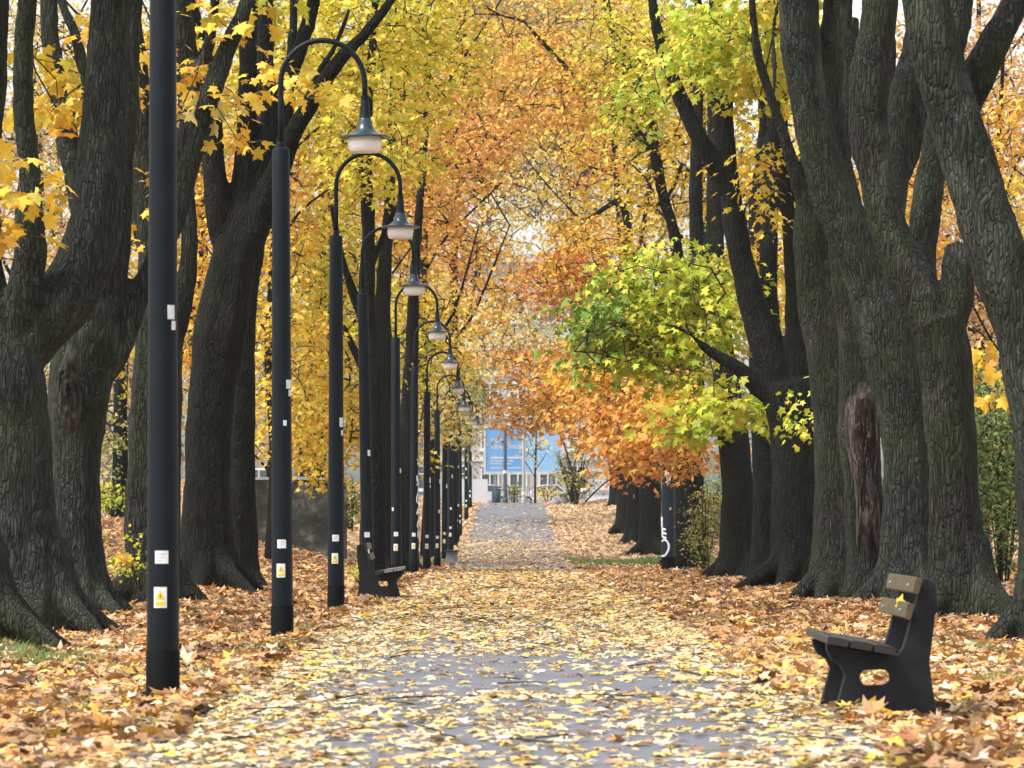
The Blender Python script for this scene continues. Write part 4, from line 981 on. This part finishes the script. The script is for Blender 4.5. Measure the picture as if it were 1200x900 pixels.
blob('R5', 730, 60, 70, 70, 104, 4, 1200, 'YG', .17); blob('R5', 735, 125, 40, 50, 103, 3, 400, 'LG', .17); blob('R5', 660, 110, 70, 60, 106, 4, 500, 'YO', .16); blob('R5', 700, 110, 40, 30, 104, 3, 200, 'O', .16)
blob('R5', 570, 60, 60, 60, 107, 3, 260, 'YO', .16); blob('R5', 560, 150, 60, 40, 107, 3, 260, 'O', .16)
# right hanging branches
blob('R4', 650, 318, 30, 30, 106, 3, 220, 'YO', .17, attach=[(738, 320, 112)]); blob('R4', 664, 336, 64, 46, 108, 3, 1700, 'RO', .17, attach=[(738, 320, 112)]); blob('R4', 690, 300, 60, 50, 107, 3, 900, 'YO', .17, attach=[(738, 320, 112)]); blob('R4', 605, 423, 60, 15, 112, 2, 240, 'RO', .16, attach=[(700, 400, 112)])
blob('R6', 650, 450, 70, 58, 96, 3, 1500, 'O', .17, attach=[(800, 440, 98)]); blob('R6', 612, 492, 42, 26, 98, 2, 420, 'O', .16, attach=[(700, 460, 97)])
blob('K', 735, 490, 84, 46, 80, 2.5, 1500, 'O', .17, attach=[(850, 440, 77)]); blob('K', 770, 530, 66, 34, 78, 2, 800, 'O', .17, attach=[(850, 440, 77)]); blob('K', 730, 556, 26, 12, 80, 1.5, 120, 'RO', .16, attach=[(790, 530, 79)])
blob('K', 800, 480, 50, 44, 76, 2, 700, 'YO', .17); blob('K', 690, 440, 50, 40, 82, 2, 500, 'YO', .17, attach=[(800, 440, 78)]); blob('K', 740, 400, 70, 50, 80, 2, 900, 'YO', .17, attach=[(838, 400, 77)])
AJ = [(804, 380, 59.7), (794, 332, 59.8), (779, 318, 60), (739, 378, 60), (700, 393, 60.2), (673, 412, 60.4), (824, 345, 59.8), (812, 310, 60)]
blob('J', 780, 335, 74, 50, 62.5, 1.5, 820, 'LG', .175, attach=AJ); blob('J', 690, 392, 30, 36, 62, 1.2, 200, 'G', .175, attach=AJ); blob('J', 720, 365, 50, 40, 62.3, 1.3, 200, 'G', .17, attach=AJ); blob('J', 735, 362, 44, 40, 62.3, 1.3, 300, 'LG', .175, attach=AJ)
blob('J', 795, 410, 72, 46, 62.5, 1.6, 640, 'LG', .175, attach=AJ); blob('J', 700, 425, 36, 30, 62, 1.2, 150, 'G', .17, attach=AJ); blob('J', 745, 400, 46, 36, 62, 1.2, 240, 'LG', .17, attach=AJ)
blob('J', 848, 360, 50, 66, 62, 1.6, 620, 'LG', .17); blob('J', 858, 480, 40, 40, 60.5, 1.2, 330, 'LG', .16, attach=[(868, 434, 59.5)], big=1); blob('J', 815, 500, 36, 26, 61, 1.0, 170, 'LG', .16, attach=[(830, 412, 59.8)], big=1)
blob('J', 850, 50, 70, 60, 57, 2.5, 1100, 'LG', .17); blob('J', 900, 90, 40, 50, 57, 1.5, 260, 'YG', .17); blob('J', 770, 110, 40, 50, 62, 1.5, 240, 'LG', .16)
blob('J', 910, 20, 40, 40, 56, 1.5, 240, 'YG', .16); blob('J2', 880, 330, 30, 60, 64, 1.5, 300, 'Y', .16); blob('I', 955, 490, 18, 40, 56, 1, 120, 'LG', .14); blob('I', 900, 210, 24, 60, 58, 1.5, 160, 'Y', .16)
# behind the trunks
blob('b1', 40, 200, 110, 260, 116, 8, 6500, 'BE', .19); blob('b1', 110, 430, 90, 130, 112, 7, 1800, 'BE', .18); blob('b1', 100, 60, 110, 120, 112, 6, 2000, 'PY', .18)
blob('b2', 150, 220, 80, 240, 102, 6, 3200, 'Y', .18); blob('b2', 130, 520, 50, 60, 104, 5, 500, 'OL', .17); blob('b2', 128, 585, 26, 22, 100, 2, 160, 'LG', .13)
blob('b3', 230, 330, 60, 160, 90, 5, 2200, 'YO', .17); blob('b3', 235, 100, 80, 140, 90, 5, 2600, 'Y', .17)
blob('b12', 960, 230, 70, 240, 94, 6, 3600, 'Y', .18); blob('b12', 1040, 200, 60, 220, 98, 6, 2400, 'YO', .18); blob('b12', 975, 450, 30, 70, 92, 3, 500, 'YG', .17)
blob('b13', 1150, 140, 90, 190, 106, 7, 5600, 'PO', .18); blob('b13', 1160, 330, 70, 130, 104, 6, 2400, 'PO', .18); blob('b13', 1080, 240, 50, 130, 106, 6, 1400, 'YO', .18)
blob('b14', 1180, 270, 40, 60, 72, 3, 420, 'Y', .16); blob('b14', 1190, 150, 40, 60, 72, 3, 300, 'YO', .16)
blob('G', 1156, 440, 10, 44, 43.5, .4, 60, 'Y', .17, attach=[(1160, 480, 43)], big=1, per=8, sprad=.3); pass
# near yellow sprays on the left, leaf by leaf
for a in (('A0', 6, 236, 20, 34, 30.5, .35, 22, 'Y', .17, [(-60, 250, 30.8)]), ('A0', 4, 190, 16, 14, 30.5, .3, 8, 'Y', .17, [(-60, 250, 30.8)]), ('A0', 3, 262, 8, 10, 30.3, .2, 5, 'Y', .19, [(-60, 250, 30.8)]),
          ('A', 78, 118, 34, 26, 40, .6, 52, 'Y', .165, [(34, 60, 38.2)]), ('A', 50, 66, 18, 26, 40, .5, 26, 'YG', .16, [(34, 60, 38.2)]), ('A', 88, 45, 20, 14, 40, .5, 24, 'Y', .16, [(34, 60, 38.2)]), ('A', 62, 130, 20, 12, 39.5, .4, 18, 'Y', .17, [(34, 60, 38.2)]),
          ('B', 160, 92, 20, 46, 44, .6, 44, 'Y', .16, [(150, 50, 42.5)]), ('B', 222, 90, 22, 34, 44, .6, 40, 'Y', .165, [(227, 175, 42.8)]), ('B', 250, 115, 14, 14, 43.5, .4, 12, 'Y', .18, [(246, 112, 42.8)]),
          ('B', 278, 150, 20, 22, 43, .5, 22, 'Y', .165, [(246, 112, 42.8)]), ('B', 268, 30, 50, 26, 43, .7, 34, 'Y', .17, [(288, 6, 42.8)]), ('B', 232, 130, 12, 12, 43, .3, 8, 'PY', .17, [(227, 175, 42.8)]), ('B', 320, 22, 24, 22, 44, .5, 24, 'LG', .165, [(300, -30, 42.8)]),
          ('E', 345, 105, 36, 36, 52, .8, 60, 'Y', .17, [(341, 160, 55.8)]), ('B', 170, 250, 8, 90, 44, .4, 14, 'Y', .13, [(150, 250, 43)]), ('D', 240, 40, 36, 46, 50, .7, 26, 'Y', .17, [(240, 70, 48.3)])):
    blob(*a[:10], attach=a[10], big=1, per=7, sprad=.30)
blob('D', 158, 652, 18, 30, 46.9, .25, 110, 'LG', .06, attach=[(166, 690, 47)], big=0, per=6, sprad=.22, lod=2); blob('D', 146, 656, 3, 3, 46.6, .05, 5, 'Y', .15, attach=[(158, 680, 46.9)], per=4, sprad=.05, big=1)
# upper crowns just above the picture: unseen leaves added to filter the light
for k, Y, px in (('A', 38, 60), ('B', 44, 180), ('E', 56, 300), ('F', 34, 1130), ('H', 47, 960), ('I', 54, 900), ('K', 76, 830), ('L1', 66, 440)):
    blob(k, px, -170, 190, 60, Y, 2.5, 900, 'Y', .2, twigs=False, lod=0)

# ------------------------------------------------------------------ bushes and small trees
def bush(key, name, label, Y, px, wpx, hpx, n, pal, size, dY, stems=9, stemr=3, cat='bush'):
    b = W(px, HOR, Y); pyb = HOR-(gz(b.x, Y)-CAMH)*FPX/Y; rs = random.Random(hash_(key)); L = []
    for k in range(stems):
        dx = rs.uniform(-1, 1)*wpx*.42
        L.append([(px+dx*.12, pyb+2, stemr), (px+dx*.5, pyb-hpx*.4, stemr*.7), (px+dx, pyb-hpx*rs.uniform(.7, .98), stemr*.3)])
    tree(key, name, label, cat, Y, L, 'twig', None, 0, 0, far=True)
    blob(key, px, pyb-hpx*.55, wpx*.52, hpx*.5, Y, dY, n, pal, size, per=12, sprad=size*2.6, lod=1 if size > .1 else 0)
bush('u1', 'green_bush', 'tall green bush at the right edge behind the leaning trunk', 61, 1176, 150, 260, 8200, 'BU', .085, 1.2)
bush('u2', 'green_bush', 'green yellow bush seen between the black trunk and the hollow trunk', 67, 972, 40, 210, 1500, 'LG', .08, .7)
bush('u3', 'olive_bush', 'olive yellow bush between the graffiti post and the brown trunk', 83, 826, 46, 96, 1300, 'OL', .075, .7)
bush('u4', 'olive_bush', 'olive bush with dark bent stems at the path end by the boulder', 200, 675, 62, 64, 1300, 'OL', .14, 1.2, 12, 3)
bush('u5', 'small_shrub', 'small light green shrub beside the left bench', 66, 425, 14, 30, 260, 'LG', .06, .2, 5, 1.5)
bush('u6', 'small_shrub', 'pale yellow low shrub under the billboard, right of the sign pole', 216, 602, 18, 22, 300, 'OL', .14, .6, 5, 1.5)
bush('u7', 'small_shrub', 'pale straw coloured low shrub left of the olive bush', 212, 643, 30, 20, 320, 'PY', .14, .6, 5, 1.5)
bush('u8', 'green_bush', 'pale green shrub in front of the metal railing on the left', 124, 130, 50, 44, 700, 'LG', .12, .8)
bush('u9', 'green_bush', 'green shrubbery behind the left lamp posts and the far trunk', 140, 412, 40, 70, 800, 'OL', .12, .8)
bush('u10', 'green_bush', 'dusky green bush behind the dark trunks right of the graffiti post', 150, 838, 60, 70, 800, 'BU', .13, 1)
b_ = W(627, HOR, 207); pyb = HOR-(gz(b_.x, 207)-CAMH)*FPX/207
tree('v1', 'young_tree', 'thin young tree with few pale leaves in front of the billboard', 'tree', 207, [[(627, pyb, 3.2), (627, 560, 2.6), (628, 530, 2.2), (629, 490, 1.3), (630, 470, .8)], [(627.5, 560, 1.6), (618, 545, 1.1), (612, 535, .7)], [(628, 550, 1.6), (638, 535, 1.1), (644, 522, .7)], [(628, 535, 1.4), (622, 520, .9), (618, 508, .6)]], 'twig', None, 0, 0, far=True)
blob('v1', 628, 525, 22, 22, 207, .9, 150, 'PY', .15, per=8)
b_ = W(680, HOR, 199)
tree('v2', 'young_tree', 'thin dark sapling rising out of the olive bush', 'tree', 199, [[(676, 592, 4), (672, 565, 3.2), (664, 530, 2.4), (656, 510, 1.8), (645, 490, 1.2)], [(670, 555, 2.2), (680, 520, 1.5), (690, 490, 1)], [(686, 588, 3.4), (700, 574, 2.4), (714, 562, 1.8), (728, 556, 1.2)]], 'twig', None, 0, 0, far=True)
blob('v2', 668, 510, 26, 26, 199, 1, 110, 'PO', .14, per=8)

# far wood beyond everything: one mass
lv = Leaves()
for k in range(300):
    x = RNG.uniform(-1, 1)*70; Y = RNG.uniform(205, 300)
    px = 600+x*FPX/Y
    if 535 < px < 745 or abs(x) > .17*Y: continue
    pal = ['BE', 'OL', 'YO', 'DK', 'OL', 'PO', 'DK'][k % 7]
    h = RNG.uniform(16, 40)
    sprays((x, Y, 2+h*.5), (RNG.uniform(4, 8), 5, h*.5), 420, pal, .42, lv, 14, 1.1)
for k in range(140):                       # crowns rising behind the houses
    px = RNG.uniform(500, 760); Y = RNG.uniform(322, 380); c = W(px, RNG.uniform(-30, 200), Y)
    sprays(c, (6, 5, 6), 420, ['BE', 'DK', 'YO', 'PY', 'OL'][k % 5], .42, lv, 14, 1.1)
# leafy slope behind the rows, at both sides
lv.cat(); tag(link('far_wood', lv.mesh('far_wood', 0), M['leaf']), 'far autumn woodland behind both rows of trees', 'woodland', kind='stuff')
finish_trees()
# ------------------------------------------------------------------ fallen leaves
LIT = {
 'brown': [(4, (.44, .23, .095)), (4, (.55, .32, .14)), (3, (.64, .43, .23)), (2, (.27, .13, .06)), (2, (.60, .26, .055)), (1.5, (.11, .06, .035)), (1, (.72, .44, .06))],
 'mixed': [(4, (.52, .29, .12)), (4, (.66, .43, .21)), (2, (.76, .50, .07)), (3, (.64, .30, .06)), (2, (.76, .62, .42)), (1.5, (.30, .15, .07)), (1, (.10, .055, .035))],
 'path':  [(5, (.76, .66, .46)), (4, (.76, .60, .28)), (2, (.76, .52, .09)), (2, (.64, .42, .18)), (1, (.46, .26, .12)), (.5, (.20, .11, .06))],
 'pale':  [(4, (.74, .56, .36)), (4, (.66, .44, .24)), (2, (.76, .56, .22)), (1, (.44, .25, .12))],
}
def lcol(k, n):
    w_ = np.array([a for a, _ in LIT[k]], float); c = np.array([b for _, b in LIT[k]])
    o = c[RNG.choice(len(c), n, p=w_/w_.sum())]; return np.clip(o*RNG.uniform(.75, 1.15, (n, 1))*(1+RNG.normal(0, .05, (n, 3))), .01, .9)
gzv = np.vectorize(gz)
def vnoise(x, y, s, seed):
    r = np.random.default_rng(seed).uniform(0, 1, (64, 64)); u = x/s+100; v = y/s+100
    i = np.floor(u).astype(int); j = np.floor(v).astype(int); fu = u-i; fv = v-j; fu = fu*fu*(3-2*fu); fv = fv*fv*(3-2*fv)
    g = lambda a, b: r[a % 64, b % 64]
    return (g(i, j)*(1-fu)+g(i+1, j)*fu)*(1-fv)+(g(i, j+1)*(1-fu)+g(i+1, j+1)*fu)*fv
def fall(n, y0, y1, half, size):
    """random leaves between y0 and y1 within the width seen by the camera (plus a margin)"""
    y = np.sqrt(RNG.uniform(y0**2, y1**2, n)) if half is None else RNG.uniform(y0, y1, n)
    hw = y*600/FPX*1.2+.9 if half is None else half
    x = RNG.uniform(-1, 1, n)*hw
    edge = 1.78+.35*(vnoise(x, y, 1.7, 3)-.5)
    on = np.abs(x) < edge
    n1 = vnoise(x, y, 1.3, 5); n2 = vnoise(x, y, .45, 6)
    cov = np.where(y < 23, .34, np.where(y < 34, .40, np.where(y < 60, .85, 1.0)))
    cov = np.where((y > 23.5) & (y < 29.5), .10, cov)
    cov = cov*np.clip(.35+1.3*(.55*n1+.45*n2), .2, 1.6)+.85*np.clip((np.abs(x)-.75+.5*(n1-.5))/.85, 0, 1)**1.4
    cov = np.where(y > 113, np.where(y > 150, np.where(y > 175, .12, .35), .95), cov)
    cr = (y > 97) & (y < 113) & (x < 7); cov = np.where(cr & on, .22, cov)
    offc = np.where(cr, np.where(x > 0, .35, .5), 1.0)
    gr = (y > 113.2) & (y < 119.8) & (x > 1.9) & (x < 7); offc = np.where(gr, .05, offc)
    keep = RNG.uniform(0, 1, n) < np.where(on, cov, offc*np.clip(.75+.5*n1, 0, 1))
    x, y, on = x[keep], y[keep], on[keep]; m_ = len(x); n1 = n1[keep]
    z = gzv(x, y)
    yaw = RNG.uniform(0, 2*PI, m_); tl = np.where(on, .12, .30)
    tip = np.stack([np.cos(yaw), np.sin(yaw), RNG.normal(0, 1, m_)*tl], 1)
    nor = np.stack([RNG.normal(0, 1, m_)*tl, RNG.normal(0, 1, m_)*tl, np.where(RNG.uniform(0, 1, m_) < .75, 1.0, -1.0)], 1)
    sz = size*np.clip(RNG.lognormal(0, .28, m_), .5, 1.7)*np.where(on, np.where(y < 40, .74, .9), .93)
    zz = z+.012+np.where(on, RNG.uniform(0, .018, m_), RNG.uniform(.0, .075, m_))
    pos = np.stack([x, y, zz], 1)-tip*np.array([1, 1, .5])*sz[:, None]*.45
    pos[:, 2] = np.maximum(pos[:, 2], z+.01)
    col = lcol('brown', m_)
    mixm = (y < 36) | (n1 > .62); col = np.where(mixm[:, None], lcol('mixed', m_), col)
    col = np.where((on & (y < 113))[:, None], np.where((RNG.uniform(0, 1, m_) < np.interp(y, [30, 45, 75], [.95, .6, .35]))[:, None], lcol('path', m_), lcol('mixed', m_)), col)
    col = np.where((y > 113)[:, None], lcol('pale', m_), col)
    wet = np.clip((vnoise(x, y, .8, 9)-.55)*3, 0, 1)*np.where(on, .15, .5); col = col*(1-wet[:, None])*np.array([1, .97, .95])
    lum = col.mean(1, keepdims=True); col = np.where(on[:, None], col, col*.88+lum*.12*np.array([1.12, 1.0, .88]))
    return pos, tip, nor, sz, col, RNG.uniform(.1, .75, m_)*np.where(on, .8, 1.2)
lvs = {0: Leaves(), 1: Leaves(), 2: Leaves()}
near = Leaves(); near.add(*fall(45000, 15.8, 36, None, .108)); near.cat()
px = 600+near.P[:, 0]*FPX/near.P[:, 1]; py = HOR-(near.P[:, 2]-CAMH)*FPX/near.P[:, 1]
vis = (px > 0) & (px < 1200) & (py < 897) & (near.P[:, 1] > 16.2)
score = np.where(vis, near.S/near.P[:, 1], 0); sel = np.argsort(-score)[:300]; selset = set(sel.tolist())
x_, t_, n_ = near.frames()
for i in sel:
    par = path if abs(near.P[i, 0]) < 1.6 else ground
    leaf_object('fallen_leaf', M['litter'], near.P[i], x_[i], t_[i], n_[i], near.S[i], near.C[i], near.K[i]*.8, par, (0, 0, 0))
rest = near.take(np.array([i for i in range(len(near.P)) if i not in selset]))
lvs[2].add(rest.P, rest.T, rest.Nn, rest.S, rest.C, rest.K)
lvs[1].add(*fall(66000, 36, 62, None, .115))
lvs[0].add(*fall(95000, 62, 113, None, .135))
lvs[0].add(*fall(80000, 113, 206, 17.0, .16))
for k, lv in lvs.items():
    o = link('leaf_litter', lv.mesh('leaf_litter', k), M['litter'])
    tag(o, ['carpet of small fallen leaves in the distance past the left bench', 'carpet of fallen leaves in the middle distance around the left bench', 'carpet of fallen maple leaves in the foreground around the near bench'][k], 'fallen leaves', kind='stuff')

# a yellow leaf caught in the near bench, one leaning on its foot
def one_leaf(px, py, Y, s, col, tip, nor, label):
    c = W(px, py, Y); o = leaf_object('yellow_leaf', M['litter'], c, (1, 0, 0), (0, 1, 0), (0, 0, 1), s, col, .2, None, (0, 0, 0))
    t = Vector(tip).normalized(); n = Vector(nor); n = (n-t*n.dot(t)).normalized(); x = t.cross(n)
    o.matrix_basis = Matrix(((x.x, t.x, n.x, c.x), (x.y, t.y, n.y, c.y), (x.z, t.z, n.z, c.z), (0, 0, 0, 1))) @ Matrix.Scale(s, 4)
    tag(o, label, 'leaf')
one_leaf(1052, 712, 21.3, .085, (.74, .50, .05), (.35, 0, 1), (-.9, -.5, .1), 'yellow leaf caught between the two olive backrest slats')
one_leaf(1006, 838, 20.85, .19, (.78, .44, .03), (.95, 0, .12), (-.1, -1, .3), 'large golden leaf leaning on the foot of the near bench')

# ------------------------------------------------------------------ grass tufts
def grass(name, patches, label, hgt, wd):
    vs = []; fs = []
    for (gx0, gx1, gy0, gy1, n) in patches:
        for _ in range(n):
            x = RNG.uniform(gx0, gx1); y = RNG.uniform(gy0, gy1); z = gz(x, y); a = RNG.uniform(0, 2*PI); h = hgt*RNG.uniform(.5, 1.3); l = RNG.normal(0, .5, 2)*h
            b = len(vs); dx, dy = math.cos(a)*wd, math.sin(a)*wd
            vs += [(x-dx, y-dy, z), (x+dx, y+dy, z), (x+l[0]*.4+dx*.6, y+l[1]*.4+dy*.6, z+h*.6), (x+l[0]*.4-dx*.6, y+l[1]*.4-dy*.6, z+h*.6), (x+l[0], y+l[1], z+h)]
            fs += [(b, b+1, b+2, b+3), (b+3, b+2, b+4)]
    return tag(link(name, mesh_from(name, vs, fs), M['grass']), label, 'grass', kind='stuff')
pt = []
for px, py, wpx, n in ((60, 775, 110, 900), (20, 772, 60, 500), (215, 800, 60, 120), (340, 745, 50, 160), (320, 765, 60, 140), (1010, 790, 50, 140), (1148, 765, 36, 300), (1170, 800, 50, 140), (970, 770, 60, 120), (830, 735, 40, 120), (225, 790, 40, 100), (90, 830, 60, 60)):
    Y = CAMH*FPX/(py-HOR); c = (px-600)*Y/FPX; h_ = wpx*Y/FPX/2; pt.append((c-h_, c+h_, Y-.7, Y+.7, n))
grass('grass_tufts', pt, 'sparse green grass tufts among the leaves near the trunks', .13, .004)
grass('grass_strip', [(1.8, 9, 113.3, 119.6, 9000), (-4.5, -1.85, 113.3, 118, 2500)], 'strip of green grass beyond the crossing path', .13, .014)

# thin fallen twigs lying in the leaves
mb = MB()
for k in range(130):
    y = RNG.uniform(17, 60); x = RNG.uniform(-1, 1)*y*.13; a = RNG.uniform(0, PI); L = RNG.uniform(.12, .5); z = gz(x, y)+.05
    d = np.array([math.cos(a), math.sin(a), 0])*L/2; c = np.array([x, y, z])
    mb.tube([c-d+[0, 0, .01], c+[RNG.normal(0, .03), RNG.normal(0, .03), .02], c+d+[0, 0, RNG.uniform(0, .04)]], [.006, .005, .002], 4)
tag(mb.build('fallen_twigs', M['twig']), 'thin dark fallen twigs lying among the leaves', 'twigs', kind='stuff')

# ------------------------------------------------------------------ thin autumn haze over the whole avenue
me = MB().box(-140, 140, -30, 420, -1.6, 58).build('haze', M['white']); me['kind'] = 'stuff'; me['label'] = 'faint pale autumn haze along the avenue'; me['category'] = 'haze'
m, n, p = new_mat('haze_air'); n.nodes.remove(p)
pv = n.nodes.new('ShaderNodeVolumePrincipled'); pv.inputs['Color'].default_value = (.93, .95, 1, 1); pv.inputs['Density'].default_value = .00014; pv.inputs['Anisotropy'].default_value = .2
n.links.new(pv.outputs[0], n.nodes['Material Output'].inputs['Volume']); me.data.materials.clear(); me.data.materials.append(m)
